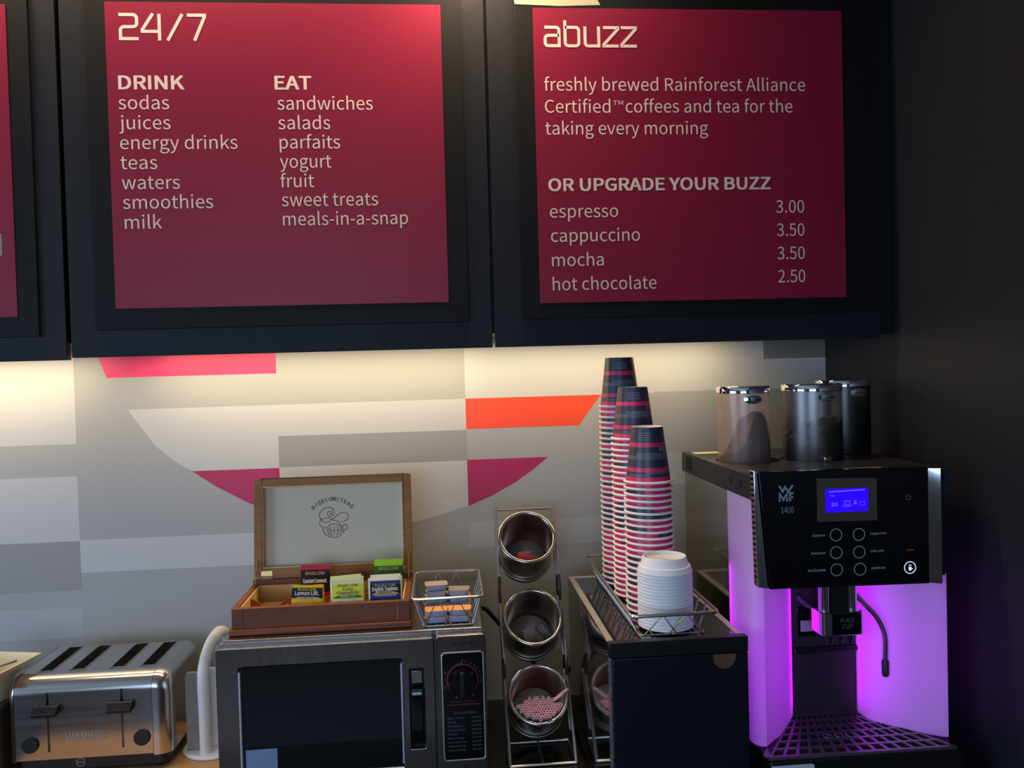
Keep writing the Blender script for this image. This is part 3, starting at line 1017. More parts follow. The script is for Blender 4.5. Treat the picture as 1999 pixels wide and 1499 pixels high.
# power cords lying against the rear wall
c1 = MB().tube([(0.074, -0.06, 0.255), (0.092, -0.045, 0.245), (0.130, -0.028, 0.195), (0.175, -0.012, 0.138), (0.215, -0.008, 0.085), (0.235, -0.03, 0.012), (0.236, -0.10, 0.008)], 0.0052, 8).build('power_cord', ['cord'], loc=(0.15, -0.03, 0.1))
tag(c1, 'black power cord running down the wall from behind the microwave', 'cord')
c2 = MB().tube([(0.296, -0.006, 0.060), (0.318, -0.008, 0.090), (0.350, -0.010, 0.128), (0.375, -0.03, 0.16), (0.40, -0.06, 0.17)], 0.0052, 8).build('power_cord', ['cord'], loc=(0.35, -0.01, 0.1))
tag(c2, 'black power cord slanting up the wall behind the small fridge', 'cord')

# ------------------------------------------------------------------ tea chest on the microwave
ZT = 0.3275
t = thing('tea_chest', 'open cherry wood tea chest with a cream lined lid on the microwave', 'tea box', (-0.252, -0.31, ZT))
BX0, BX1, BY0, BY1 = -0.427, -0.078, -0.412, -0.212
ZB = 0.380
ZL = 0.389          # the rear wall stands a little higher and carries the lid
MB().prism(rrect(BX0 - 0.006, BY0 - 0.007, BX1 + 0.004, BY1 + 0.004, 0.003, 2), 'xy', ZT, ZT + 0.012).build('base_molding', ['cherry'], t, bevel=0.0025)
m = MB()
m.box(BX0, BY0, ZT + 0.012, BX1, BY0 + 0.012, ZB).box(BX0, BY1 - 0.012, ZT + 0.012, BX1, BY1, ZL)
m.box(BX0, BY0 + 0.012, ZT + 0.012, BX0 + 0.012, BY1 - 0.012, ZB).box(BX1 - 0.012, BY0 + 0.012, ZT + 0.012, BX1, BY1 - 0.012, ZB)
m.build('body', ['cherry'], t, bevel=0.0012)
MB().box(BX1 - 0.0255, BY0 - 0.0004, ZT + 0.013, BX1 - 0.0235, BY0 + 0.0002, ZB - 0.001).build('corner_seam', ['seam'], t)
MB().box(BX0 + 0.0215, BY0 - 0.0003, ZT + 0.013, BX0 + 0.0225, BY0 + 0.0002, ZB - 0.001).build('corner_seam', ['black_matte'], t)
m = MB()
IX0, IX1, IY0, IY1 = BX0 + 0.0125, BX1 - 0.0125, BY0 + 0.0125, BY1 - 0.0125
m.box(IX0, IY0, ZT + 0.0125, IX1, IY1, ZT + 0.015)
m.box(IX0, IY0, ZT + 0.015, IX0 + 0.003, IY1, ZB - 0.003).box(IX1 - 0.003, IY0, ZT + 0.015, IX1, IY1, ZB - 0.003)
m.box(IX0 + 0.003, IY1 - 0.003, ZT + 0.015, IX1 - 0.003, IY1, ZB - 0.003).box(IX0 + 0.003, IY0, ZT + 0.015, IX1 - 0.003, IY0 + 0.003, ZB - 0.003)
m.build('lining', ['pale_wood'], t)
CELL = [IX0 + 0.003, -0.326, -0.242, -0.163, IX1 - 0.003]
DIV = []
for x in CELL[1:4]:
    pts = [(IY0 + 0.004, ZT + 0.0155), (IY0 + 0.004, ZB - 0.006), (IY0 + 0.03, ZB - 0.006), (IY0 + 0.05, ZB - 0.026), (-0.32, ZB - 0.030), (-0.30, ZB - 0.006), (IY1 - 0.004, ZB - 0.004), (IY1 - 0.004, ZT + 0.0155)]
    MB().prism(pts, 'yz', x - 0.004, x + 0.004).build('divider', ['cherry'], t, bevel=0.0008)
for i in range(4):
    a, c = CELL[i] + (0.001 if i == 0 else 0.0045), CELL[i + 1] - (0.001 if i == 3 else 0.0045)
    mid = (a + c) / 2
    pts = [(a, ZT + 0.0155), (a, ZB - 0.008), (a + 0.006, ZB - 0.009), (a + 0.022, ZT + 0.030), (c - 0.022, ZT + 0.030), (c - 0.006, ZB - 0.009), (c, ZB - 0.008), (c, ZT + 0.0155)]
    MB().prism(pts, 'xz', -0.318, -0.312).build('cross_divider', ['cherry'], t)
# lid, hinged at the rear top edge and leaning back a little
LT = Matrix.Translation((0, BY1 - 0.001, ZL + 0.002)) @ Matrix.Rotation(math.radians(-7), 4, 'X')
LH, LD = 0.217, 0.030
m = MB()
m.box(BX0, 0.0, 0, BX0 + 0.0175, LD, LH, 0, LT).box(BX1 - 0.0175, 0.0, 0, BX1, LD, LH, 0, LT)
m.box(BX0 + 0.0175, 0.0, 0, BX1 - 0.0175, LD, 0.0195, 0, LT).box(BX0 + 0.0175, 0, LH - 0.0175, BX1 - 0.0175, LD, LH, 0, LT)
m.box(BX0 + 0.004, LD, 0.003, BX1 - 0.004, LD + 0.006, LH - 0.003, 0, LT)
lid = m.build('lid', ['cherry_lit'], t, bevel=0.0015)
MB().box(BX0 + 0.018, LD - 0.011, 0.020, BX1 - 0.018, LD - 0.001, LH - 0.018, 0, LT).build('lid_lining', ['lining'], lid)
m = MB()
for q in ((BX0 + 0.0172, 0.0005, 0.0192, BX0 + 0.0200, LD - 0.011, LH - 0.0172), (BX1 - 0.0200, 0.0005, 0.0192, BX1 - 0.0172, LD - 0.011, LH - 0.0172), (BX0 + 0.02, 0.0005, 0.0192, BX1 - 0.02, LD - 0.011, 0.0220), (BX0 + 0.02, 0.0005, LH - 0.02, BX1 - 0.02, LD - 0.011, LH - 0.0172)):
    m.box(*q, 0, LT)
m.build('lid_edge_lining', ['pale_wood'], lid)
# printed emblem: arched lettering over a scroll and a teapot (drawn in zoom units, 12.5 per photo pixel)
Rf = LT @ Matrix.Translation((0, LD - 0.0112, 0)) @ Matrix(((1, 0, 0), (0, 0, -1), (0, 1, 0))).to_4x4()
ek = 0.000083
ET = Rf @ Matrix.Translation((-0.2535, 0.1215, 0)) @ Matrix.Diagonal((ek, -ek, 1, 1)) @ Matrix.Translation((-745, -740, 0))

m = MB()
for pts, w in (([(640, 590), (655, 620), (690, 600), (690, 550), (640, 535), (585, 560), (575, 620), (620, 675), (690, 670), (750, 620), (755, 540), (710, 465), (620, 430), (520, 440), (430, 500), (370, 570), (365, 650), (390, 740), (430, 790), (500, 830), (570, 835), (650, 790), (760, 710), (880, 620), (980, 585), (1070, 600), (1130, 650), (1140, 710), (1090, 780), (1000, 825), (900, 830), (790, 800), (690, 760), (590, 715), (500, 712), (430, 740), (380, 780), (360, 840), (380, 920), (415, 955)], 17),
               ([(410, 960), (440, 945), (490, 955), (515, 985)], 18), ([(435, 970), (460, 1050), (490, 1120), (560, 1190), (660, 1235), (760, 1245), (880, 1215), (960, 1165)], 18),
               ([(540, 1000), (600, 930), (640, 895), (720, 890)], 18), ([(600, 990), (575, 1060), (600, 1130), (660, 1200)], 18), ([(660, 950), (640, 1040), (660, 1130), (700, 1200)], 16),
               ([(755, 940), (750, 1170)], 16), ([(820, 930), (860, 1030), (850, 1110), (810, 1195)], 16), ([(870, 910), (930, 980), (940, 1060), (890, 1165)], 18), ([(890, 890), (960, 950), (995, 1050)], 18),
               ([(640, 1055), (930, 1050)], 14), ([(720, 890), (800, 880), (870, 885)], 16), ([(990, 950), (1010, 915), (1060, 910), (1105, 960), (1095, 1020), (1040, 1055), (985, 1085), (975, 1125), (1015, 1135)], 18)):
    m.stroke([tuple(p) for p in smooth_pts([(*p, 0) for p in pts])], w, ET, 0.0003)
arch = 'BIGELOW/TEAS'
for i, chx in enumerate(arch):
    a = math.radians(-41 + 82 * i / (len(arch) - 1))
    cx_, cy_ = 715 + 745 * math.sin(a) * 1.0, 1000 - 745 * math.cos(a) + 60 * (math.sin(a) ** 2)
    T = ET @ Matrix.Translation((cx_, cy_, 0)) @ Matrix.Rotation(a * 0.85, 4, 'Z') @ Matrix.Diagonal((1, -1, 1, 1))
    m.text(chx, T, None, 105, 'c', 0.03, 0.0003)
m.build('lid_emblem', ['gold_ink'], lid)
for hx in (BX0 + 0.028, BX1 - 0.028):
    h = MB().box(hx - 0.010, BY1 - 0.007, ZL + 0.0004, hx + 0.014, BY1 - 0.001, ZL + 0.0016)
    h.box(hx - 0.012, -0.0018, 0.003, hx + 0.012, -0.0002, 0.014, 0, LT)
    h.tube([(hx - 0.014, BY1 - 0.002, ZL + 0.002), (hx + 0.014, BY1 - 0.002, ZL + 0.002)], 0.0022, 8)
    h.build('hinge', ['brass'], t)
for sx in (BX0 + 0.008, BX1 - 0.008):
    MB().tube([LT @ Vector((sx, -0.002, 0.040)), (sx, BY1 - 0.018, ZB + 0.022), (sx, BY1 - 0.028, ZB + 0.004)], 0.0017, 6).build('lid_stay', ['brass'], t)


def sachet(label, cx_, y, z0, w, h, d, bands, texts, tilt=-12, yaw=0.0, roll=0.0, rear=0, extra=None, lo=0.0):
    """Upright tea sachet; bands = [(from, to, slot)] up its front, texts = [(string, height, width, size, slot)]."""
    bands = [(lo + (1 - lo) * a if a > 0 else 0, lo + (1 - lo) * c, q) for a, c, q in bands]
    texts = [(s, lo + (1 - lo) * v, tw, sz * (1 - lo * 0.55), q) for s, v, tw, sz, q in texts]
    extra = [(lo + (1 - lo) * a, b, c * (1 - lo * 0.5), q) for a, b, c, q in (extra or ())]
    mats = ['tea_white', 'tea_black', 'tea_red', 'tea_yellow', 'tea_lime', 'tea_palelime', 'tea_green', 'tea_leaf', 'tea_blue', 'tea_tan', 'gold_ink', 'grey_paper']
    o = thing('tea_sachet', label, 'tea bag', (cx_, y, z0), 'tea sachets in the chest')
    T = Matrix.Translation((cx_, y, z0)) @ Matrix.Rotation(yaw, 4, 'Z') @ Matrix.Rotation(math.radians(tilt), 4, 'X') @ Matrix.Rotation(roll, 4, 'Y')
    m = MB()
    vs, fs, ms = [], [], []
    nz, nx = 40, 6
    for s in (-1, 1):
        for j in range(nz + 1):
            for i in range(nx + 1):
                u, v = i / nx, j / nz
                e = max(0, min(1, (min(v, 1 - v) - 0.05) / 0.25))
                q = (math.sin(PI * u) ** 0.6) * e
                vs.append(T @ Vector(((u - 0.5) * w, s * (d / 2 * q + 0.0004), v * h)))
    k = (nx + 1) * (nz + 1)
    for j in range(nz):
        v = (j + 0.5) / nz
        mi = 0
        for a, c, q in bands:
            if a <= v <= c:
                mi = q
        for i in range(nx):
            a = j * (nx + 1) + i
            fs.append((a, a + 1, a + nx + 2, a + nx + 1)); ms.append(mi)
            fs.append((k + a + 1, k + a, k + a + nx + 1, k + a + nx + 2)); ms.append(rear)
    rim = [i for i in range(nx + 1)] + [j * (nx + 1) + nx for j in range(1, nz + 1)] + [nz * (nx + 1) + i for i in range(nx - 1, -1, -1)] + [j * (nx + 1) for j in range(nz - 1, 0, -1)]
    for i in range(len(rim)):
        a, c = rim[i], rim[(i + 1) % len(rim)]
        fs.append((a, k + a, k + c, c)); ms.append(rear)
    m.add(vs, fs, ms)
    m.build('wrapper', mats, o)
    if texts:
        m = MB()
        FT = T @ Matrix.Translation((0, -d / 2 - 0.0009, 0)) @ Matrix(((1, 0, 0), (0, 0, -1), (0, 1, 0))).to_4x4()
        for s, v, tw, size, mi in texts:
            m.text(s, FT @ Matrix.Translation((0, v * h, 0)), tw, size, 'c', 0.03, 0.0002, mi)
        for (v0, hw, hh, mi) in (extra or ()):
            m.prism([(hw * math.cos(PI * a / 12), v0 * h + hh * math.sin(PI * a / 12)) for a in range(13)], 'xy', 0.00002, 0.00012, mi, FT)
        m.build('lettering', mats, o)
    return o


SH, SW = 0.070, 0.0615
YF = -0.372
zb = ZT + 0.0165
xa, xb_, xc_ = (CELL[1] + CELL[2]) / 2, (CELL[2] + CELL[3]) / 2, (CELL[3] + CELL[4]) / 2
# front row: yellow, lime, blue; rear row: red, green; white ones behind the blue
sachet('black and yellow tea sachet at the front of the chest beside the empty corner', xa - 0.0025, -0.386, zb, SW, 0.069, 0.005, [(0, 0.42, 3), (0.42, 0.87, 1), (0.87, 1, 3)],
       [('Lemon Lift.', 0.56, 0.047, 0.0098, 0), ('BIGELOW', 0.765, 0.036, 0.006, 3), ('CLASSIC TEA', 0.435, 0.024, 0.0034, 1)], -5, 0, 0.05, 3, [(0.36, 0.029, 0.0075, 9)], 0.36)
sachet('plain yellow tea sachet just behind the black and yellow one', xa + 0.003, -0.376, zb, SW, 0.066, 0.004, [(0, 1, 3)], [], -5, 0, -0.03, 3)
sachet('black tea sachet with a red top edge standing behind the yellow ones', xa + 0.002, -0.292, zb + 0.018, SW, SH, 0.005, [(0, 0.18, 2), (0.18, 0.84, 1), (0.84, 1, 2)],
       [('BIGELOW', 0.70, 0.040, 0.0062, 9), ('Constant Comment.', 0.46, 0.050, 0.0085, 0)], -5, 0, 0.01, 2)
sachet('lime yellow chamomile sachet at the front of the middle compartment', xb_, -0.388, zb, 0.0625, 0.075, 0.005, [(0, 0.30, 0), (0.30, 0.86, 4), (0.86, 1, 5)],
       [('BIGELOW', 0.77, 0.040, 0.0064, 10), ('Cozy', 0.63, 0.022, 0.0072, 10), ('Chamomile', 0.49, 0.044, 0.0072, 10), ('HERBAL TEA', 0.385, 0.030, 0.0036, 0)], -4, 0, 0.0, 5, [(0.345, 0.029, 0.0075, 7)], 0.30)
for i, (dx, dr, dh) in enumerate(((-0.0035, -0.02, 0.002), (0.002, -0.035, 0.004), (-0.002, -0.05, 0.006))):
    sachet('pale yellow tea sachet %s from the front in the middle compartment' % ORD[i + 1], xb_ + dx, -0.381 + i * 0.0065, zb, 0.0625, 0.075 + dh, 0.004, [(0, 1, 5)], [], -4, 0, dr, 5)
sachet('dark blue tea sachet at the front of the compartment nearest the creamer basket', xc_ + 0.001, -0.385, zb, 0.0615, 0.072, 0.005, [(0, 0.47, 8), (0.47, 0.84, 1), (0.84, 0.97, 8)],
       [('BIGELOW', 0.755, 0.042, 0.0062, 9), ('English Teatime.', 0.585, 0.052, 0.0092, 0), ('BLACK TEA', 0.475, 0.024, 0.0036, 1), ('decaffeinated black tea', 0.385, 0.042, 0.0028, 0)], -4, 0, 0.0, 0, [(0.44, 0.027, 0.0075, 9)], 0.28)
for i, (dx, dr, dh) in enumerate(((-0.003, 0.0, 0.003), (0.002, 0.02, 0.004), (0.001, -0.01, 0.006))):
    sachet('white backed tea sachet %s behind the dark blue one' % ORD[i], xc_ + dx, -0.378 + i * 0.0065, zb, 0.0625, 0.072 + dh, 0.004, [(0, 1, 0)], [], -4, 0, dr, 0)
sachet('bright green topped tea sachet standing at the back by the right-hand hinge', xc_ + 0.001, -0.290, zb + 0.022, SW, SH, 0.005, [(0, 0.80, 7), (0.80, 1, 6)], [('BIGELOW', 0.68, 0.042, 0.0062, 9)], -5, 0, 0.02, 6)

# ------------------------------------------------------------------ wire basket of creamers on the microwave


def rect3(x0, y0, x1, y1, z, r=0.01, n=4):
    return [(a, c, z) for a, c in rrect(x0, y0, x1, y1, r, n)]


def wire_basket(label, cx_, x0, y0, x1, y1, z0, z1, inset, nx, ny, rr, mt):
    """Flared basket: heavy rim, zig-zag side wires, parallel floor wires."""
    o = thing('wire_basket', label, 'basket', (cx_, (y0 + y1) / 2, z0))
    MB().tube(rect3(x0, y0, x1, y1, z1, 0.012), rr, 10, True).build('rim', [mt], o)
    i_ = inset
    m = MB().tube(rect3(x0 + i_, y0 + i_, x1 - i_, y1 - i_, z0 + 0.0022, 0.008), 0.0017, 8, True)
    k = max(3, int((x1 - x0 - 2 * i_) / 0.022))
    for j in range(1, k):
        q = x0 + i_ + (x1 - x0 - 2 * i_) * j / k
        m.tube([(q, y0 + i_, z0 + 0.002), (q, y1 - i_, z0 + 0.002)], 0.0013, 6)
    m.build('floor_wires', [mt], o)
    m = MB()
    for side in (0, 1):
        for j in range(nx):
            a = x0 + (x1 - x0) * (0.22 + 0.56 * (j + 0.5) / nx)
            yt = y0 if side == 0 else y1
            yb = y0 + i_ if side == 0 else y1 - i_
            w = (x1 - x0) * 0.19
            m.tube([(a - w, yb, z0 + 0.002), (a, yt, z1), (a + w, yb, z0 + 0.002)], 0.0015, 6)
        for j in range(ny):
            a = y0 + (y1 - y0) * (0.10 + 0.80 * (j + 0.5) / ny)
            xt = x0 if side == 0 else x1
            xq = x0 + i_ if side == 0 else x1 - i_
            w = 0.014
            m.tube([(xq, a - w, z0 + 0.002), (xt, a, z1), (xq, a + w, z0 + 0.002)], 0.0015, 6)
    m.build('side_wires', [mt], o)
    return o


wire_basket('small grey wire basket of creamers beside the tea chest on the microwave', 0.0, -0.072, -0.447, 0.069, -0.235, 0.3275, 0.3905, 0.022, 2, 5, 0.0029, 'wire')


def creamer(label, loc, lidmat, rot=(0, 0, 0), up=True):
    o = thing('creamer_tub', label, 'creamer', loc, 'creamer tubs in the small wire basket')
    m = MB()
    rs = []
    for h, k in ((0.0, 0.0165), (0.001, 0.0175), (0.0112, 0.0195)):
        rs.append([(a, c, h) for a, c in rrect(-k * 1.08, -k * 0.84, k * 1.08, k * 0.84, 0.006, 4)])
    n = len(rs[0])
    fs = [(j * n + i, j * n + (i + 1) % n, (j + 1) * n + (i + 1) % n, (j + 1) * n + i) for j in range(2) for i in range(n)]
    fs += [tuple(range(n - 1, -1, -1)), tuple(range(2 * n, 3 * n))]
    b = Vector(loc)
    m.add([Vector(p) + b for r in rs for p in r], fs)
    m.build('tub', ['tub_blue'], o)
    MB().prism([(a + loc[0], c + loc[1]) for a, c in rrect(-0.0235, -0.0185, 0.0235, 0.0185, 0.006, 4)], 'xy', loc[2] + 0.0113, loc[2] + 0.0126).build('foil_lid', [lidmat], o)
    o.rotation_euler = rot
    return o


CZ0 = 0.3312
for col, cx_ in (('left', -0.0245), ('right', 0.0215)):
    near = 'beside the tea chest' if col == 'left' else 'away from the tea chest'
    for k in range(2):
        creamer('%s creamer tub of the front pair %s' % (('lower', 'upper orange lidded')[k], near), (cx_, -0.398, CZ0 + 0.0129 * k), 'foil_orange', (0, 0, 0.03 * (1 if col == 'left' else -1) * (k + 1)))
for k in range(5):
    creamer('grey lidded creamer tub, %s from top, rear stack beside the tea chest' % ORD[4 - k], (-0.0245 + 0.0015 * (k % 2), -0.350 + 0.001 * (k % 3), CZ0 + 0.0129 * k), 'foil_grey', (0, 0, 0.10 * (-1) ** k))
for k in range(4):
    creamer(('dark grey lidded' if k == 3 else 'orange lidded' if k == 2 else 'grey lidded') + ' creamer tub, %s from top, rear stack away from the chest' % ORD[3 - k], (0.024 - 0.001 * k, -0.348, CZ0 + 0.0129 * k), 'grey_paper' if k == 3 else 'foil_orange' if k == 2 else 'foil_grey', (0, 0, 0.12 * (-1) ** k))


# ------------------------------------------------------------------ wire rack with three steel tubs
AX = Vector((0, -math.cos(math.radians(40)), math.sin(math.radians(40))))      # where the tubs open to
UP = Vector((0, math.sin(math.radians(40)), math.cos(math.radians(40))))       # up along their mouths
TUBS = [Vector((0.1835, -0.200, 0.452)), Vector((0.1870, -0.250, 0.283)), Vector((0.1895, -0.300, 0.128))]
RT = 0.0610
TL = 0.118


def tub_matrix(c):
    """Local x right, y up the mouth, z out of the mouth, origin at the mouth's centre."""
    R = Matrix(((1, UP.x, AX.x), (0, UP.y, AX.y), (0, UP.z, AX.z))).to_4x4()
    return Matrix.Translation(c) @ R


rk = thing('wire_rack', 'grey three-tier wire rack standing between the microwave and the small fridge', 'rack', (0.187, -0.28, 0.0))
for sx, nm in ((-0.0675, 'side_frame'), (0.0675, 'side_frame')):
    m = MB()
    P1, P2 = [], []
    for k, c in enumerate(TUBS):
        x = c.x + sx * (1 + 0.02 * k)
        top = c + Vector((0, 0.050, 0.064 if k == 0 else 0.020))
        low = c + Vector((0, -0.028, -0.080 if k < 2 else -0.075))
        P1 += [(x, top.y, top.z), (x, low.y, low.z)]
        P2 += [(x, top.y + 0.040, top.z - (0.015 if k == 0 else 0.0)), (x, low.y + 0.040, low.z - 0.012)]
    x = TUBS[2].x + sx * 1.04
    P1.append((x, -0.362, 0.0035))
    P2 += [(x, -0.255, 0.0035)]
    m.tube(P1, 0.0036, 8).tube(P2, 0.0031, 8)
    m.tube([P1[0], P2[0]], 0.0024, 6).tube([P1[-1], P2[-1]], 0.0030, 8)
    m.build(nm, ['wire'], rk)
m = MB()
xl, xr = TUBS[2].x - 0.070, TUBS[2].x + 0.070
for p in ((-0.362, 0.0035), (-0.255, 0.0035)):
    m.tube([(xl, *p), (xr, *p)], 0.0030, 8)
m.tube([(TUBS[2].x, -0.362, 0.0035), (TUBS[2].x, -0.255, 0.0035)], 0.0028, 8)
m.build('base_frame', ['wire'], rk)
m = MB()
m.tube([(TUBS[0].x - 0.0675, -0.110, 0.500), (TUBS[0].x + 0.0675, -0.110, 0.500)], 0.0026, 8)
m.build('top_bar', ['wire'], rk)
for c in TUBS:
    m = MB()
    T = tub_matrix(c)
    m.tube([T @ Vector(((RT + 0.0028) * math.cos(a * PI / 18), (RT + 0.0028) * math.sin(a * PI / 18), -0.092)) for a in range(36)], 0.0022, 6, True)
    m.build('tub_ring', ['wire'], rk)

for c, lab in zip(TUBS, ('top steel tub of the wire rack with a pink packet inside', 'middle steel tub of the wire rack holding grey packets', 'lowest steel tub of the wire rack holding pink straws')):
    o = thing('steel_tub', lab, 'container', tuple(c), 'steel tubs in the wire rack')
    T = tub_matrix(c)
    m = MB().lathe([(0.0, -TL), (RT - 0.006, -TL), (RT - 0.001, -TL + 0.005), (RT, -TL + 0.012), (RT, -0.002), (RT - 0.0025, -0.002), (RT - 0.0025, -TL + 0.012), (RT - 0.008, -TL + 0.003), (0.0, -TL + 0.003)], 48, T)
    m.build('body', ['steel_tub'], o, smooth=50)
    m = MB().lathe([(RT + 0.0018 + 0.0042 * math.cos(a * PI / 6), 0.0042 * math.sin(a * PI / 6)) for a in range(13)], 48, T)
    m.build('rolled_rim', ['steel_rim'], o, smooth=60)

# packets in the upper tubs
pp = packet('sugar_packet', 0.032, 0.044, 0.006, ['pink_paper', 'pink_paper'])
tag(pp, 'pink sugar packet tipped against the front wall of the top steel tub', 'packet', 'packets in the steel tubs')
def in_tub(o, c, x, y, z, rx, ry, rz):
    o.matrix_world = tub_matrix(c) @ Matrix.Translation((x, y, z)) @ Euler((rx, ry, rz)).to_matrix().to_4x4()
in_tub(pp, TUBS[0], -0.008, -0.026, -0.056, 1.25, 0.25, 0.15)
q = dup(pp, (0, 0, 0), (0, 0, 0), 'pink sugar packet lying deeper at the right inside the top steel tub'); in_tub(q, TUBS[0], 0.014, -0.026, -0.074, 1.5, -0.3, -0.2)
gp = packet('sweetener_packet', 0.034, 0.044, 0.005, ['grey_paper', 'grey_paper'])
tag(gp, 'grey packet lying topmost in the middle steel tub', 'packet', 'packets in the steel tubs')
in_tub(gp, TUBS[1], -0.004, -0.022, -0.050, 0.95, 0.10, 0.55)
for lab, a in (('grey packet at the left wall of the middle steel tub', (-0.018, -0.022, -0.066, 1.0, 0.3, 0.2)), ('grey packet standing against the right wall of the middle steel tub', (0.026, -0.014, -0.056, 1.3, -0.9, -0.4)), ('grey packet underneath the others in the middle steel tub', (0.006, -0.026, -0.080, 1.1, 0.0, -0.3))):
    q = dup(gp, (0, 0, 0), (0, 0, 0), lab); in_tub(q, TUBS[1], *a)

# straws: every one a thing
SRAD, SLEN = 0.0029, 0.108
m = MB().lathe([(SRAD * 0.60, -0.0025), (SRAD * 0.72, 0.0), (SRAD, 0.0), (SRAD, -SLEN), (0, -SLEN)], 10, None, lambda j, i: 1 if j == 0 else 0)
m.lathe([(0.0, -0.0025), (SRAD * 0.60, -0.0025)], 10, None, 1)
straw = m.build('drinking_straw', ['straw', 'straw_bore_shade'])
tag(straw, 'pink drinking straw in the packed bundle inside the lowest steel tub', 'straw', 'pink straws bundled in the lowest steel tub')
cells = []
pitch = SRAD * 2.04
row = 0
y = -RT + 0.0025 + SRAD + 0.0006
while y < -0.006:
    lim = math.sqrt(max(0, (RT - 0.0030 - SRAD) ** 2 - y * y))
    x = -lim + (0 if row % 2 == 0 else pitch / 2)
    x0 = -pitch * int(lim / pitch) + (0 if row % 2 == 0 else pitch / 2)
    x = x0
    while x <= lim:
        keep = x > -lim and not (y > -0.020 and (x < -0.034 or x > 0.030)) and not (y > -0.012 and rnd.random() < 0.35)
        if keep:
            cells.append((x, y))
        x += pitch
    y += pitch * 0.866
    row += 1
T3 = tub_matrix(TUBS[2])
first = True
for x, y in cells:
    z = 0.0075 + rnd.uniform(-0.003, 0.003) - (y + 0.03) * 0.10
    o = straw if first else dup(straw, (0, 0, 0), kids=[])
    first = False
    o.matrix_world = T3 @ Matrix.Translation((x, y, z))
o = dup(straw, (0, 0, 0), (0, 0, 0), 'pink drinking straw leaning right and sticking out over the lowest tub rim', kids=[])
pa, pb = T3 @ Vector((-0.012, -0.020, -0.075)), T3 @ Vector((0.060, 0.006, 0.010))
zz = (pb - pa).normalized()
o.matrix_world = Matrix.Translation(T3 @ Vector((0.063, 0.004, 0.012))) @ zz.to_track_quat('Z', 'Y').to_matrix().to_4x4()
o = dup(straw, (0, 0, 0), (0, 0, 0), 'second pink straw leaning right, just below the one over the rim', kids=[])
o.matrix_world = Matrix.Translation(T3 @ Vector((0.052, -0.004, 0.008))) @ zz.to_track_quat('Z', 'Y').to_matrix().to_4x4()

# ------------------------------------------------------------------ small fridge
FX0, FX1, FY0, FY1, FZ = 0.281, 0.531, -0.640, -0.165, 0.347
t = thing('milk_fridge', 'small black fronted fridge with mirror steel sides carrying cups and lids', 'fridge', (0.406, -0.40, 0.0))
m = MB().box(FX0, FY0 + 0.018, 0.012, FX1, FY1, FZ - 0.003)
m.build('body', ['steel_mirror'], t, bevel=0.0015)
MB().box(FX0 + 0.012, FY0 + 0.020, FZ - 0.0029, FX1 - 0.012, FY1 - 0.010, FZ - 0.0012).build('top_panel', ['top_gloss'], t)
m = MB()
m.box(FX0, FY0 + 0.018, FZ - 0.0029, FX0 + 0.012, FY1, FZ + 0.0002).box(FX1 - 0.012, FY0 + 0.018, FZ - 0.0029, FX1, FY1, FZ + 0.0002).box(FX0 + 0.012, FY1 - 0.010, FZ - 0.0029, FX1 - 0.012, FY1, FZ + 0.0002)
m.build('top_lip', ['lip'], t, bevel=0.0006)
MB().box(FX0 - 0.0005, FY0, FZ - 0.026, FX1 + 0.003, FY0 + 0.0175, FZ + 0.002).build('front_cap', ['black'], t, bevel=0.0015)
dr = MB().box(FX0 + 0.006, FY0 + 0.002, 0.016, FX1 + 0.003, FY0 + 0.0172, FZ - 0.0275).build('door', ['navy'], t, bevel=0.0015)
MB().box(FX0, FY0 + 0.004, 0.016, FX0 + 0.0055, FY0 + 0.0174, FZ - 0.0265).build('door_edge', ['steel'], t, bevel=0.0008)
GX = 0.490
MB().prism([(GX - 0.0205, FZ - 0.0285)] + arc2(GX, FZ - 0.034, 0.021, 180, 360, 12) + [(GX + 0.0205, FZ - 0.0285)], 'xz', FY0 + 0.0012, FY0 + 0.0022).build('finger_grip', ['grip_brown'], dr)
for fx in (FX0 + 0.03, FX1 - 0.03):
    for fy in (FY0 + 0.05, FY1 - 0.04):
        MB().lathe([(0.012, 0.0003), (0.013, 0.0125)], 16, Matrix.Translation((fx, fy, 0)), 0, True, True).build('foot', ['black_matte'], t)

wire_basket('long grey wire basket on the small fridge holding cup stacks and lids', 0.404, 0.324, -0.630, 0.484, -0.160, FZ + 0.0005, 0.3915, 0.020, 2, 9, 0.0034, 'wire_basket')

# ------------------------------------------------------------------ paper cups, upside down and nested
ZC = FZ + 0.0005 + 0.0045
CH, CR0, CR1 = 0.1105, 0.0448, 0.0312


def cr(z):
    return CR0 + (CR1 - CR0) * z / CH


BANDS = [(0.0042, None), (0.0050, 2), (0.0135, None), (0.0150, 0), (0.0195, 1), (0.0235, 1), (0.0315, 2), (0.0330, 0), (0.0475, 0), (0.0550, 1), (0.0610, 3), (0.0720, 0), (0.0805, 2), (0.0815, 0), (0.0960, 0), (0.1085, 0), (CH, 0)]


def cup_mesh():
    m = MB()
    N = 36
    prof = [(cr(z), z) for z, _ in BANDS]

    def slot(j, i):
        s = BANDS[j + 1][1]
        ang = (i + 0.5) / N * 360
        if s is None:
            return 2 if ang > 165 else 0
        if s == 3:
            return 1 if 215 < ang < 330 else 0
        if j == 3:
            return 1 if 200 < ang < 262 else 0
        if j == 4:
            return 1 if 250 < ang < 330 else 0
        return s
    m.lathe([(p, q) for p, q in prof], N, None, slot)
    # recessed base seen as a paler dish, and the paper lining inside
    m.lathe([(CR1, CH), (CR1 - 0.0012, CH), (CR1 - 0.0016, CH - 0.006), (0, CH - 0.006)], N, None, 4)
    m.lathe([(CR0 - 0.0006, 0.0042), (cr(CH - 0.0075) - 0.0006, CH - 0.0075), (0, CH - 0.0075)], N, None, 4)
    return m


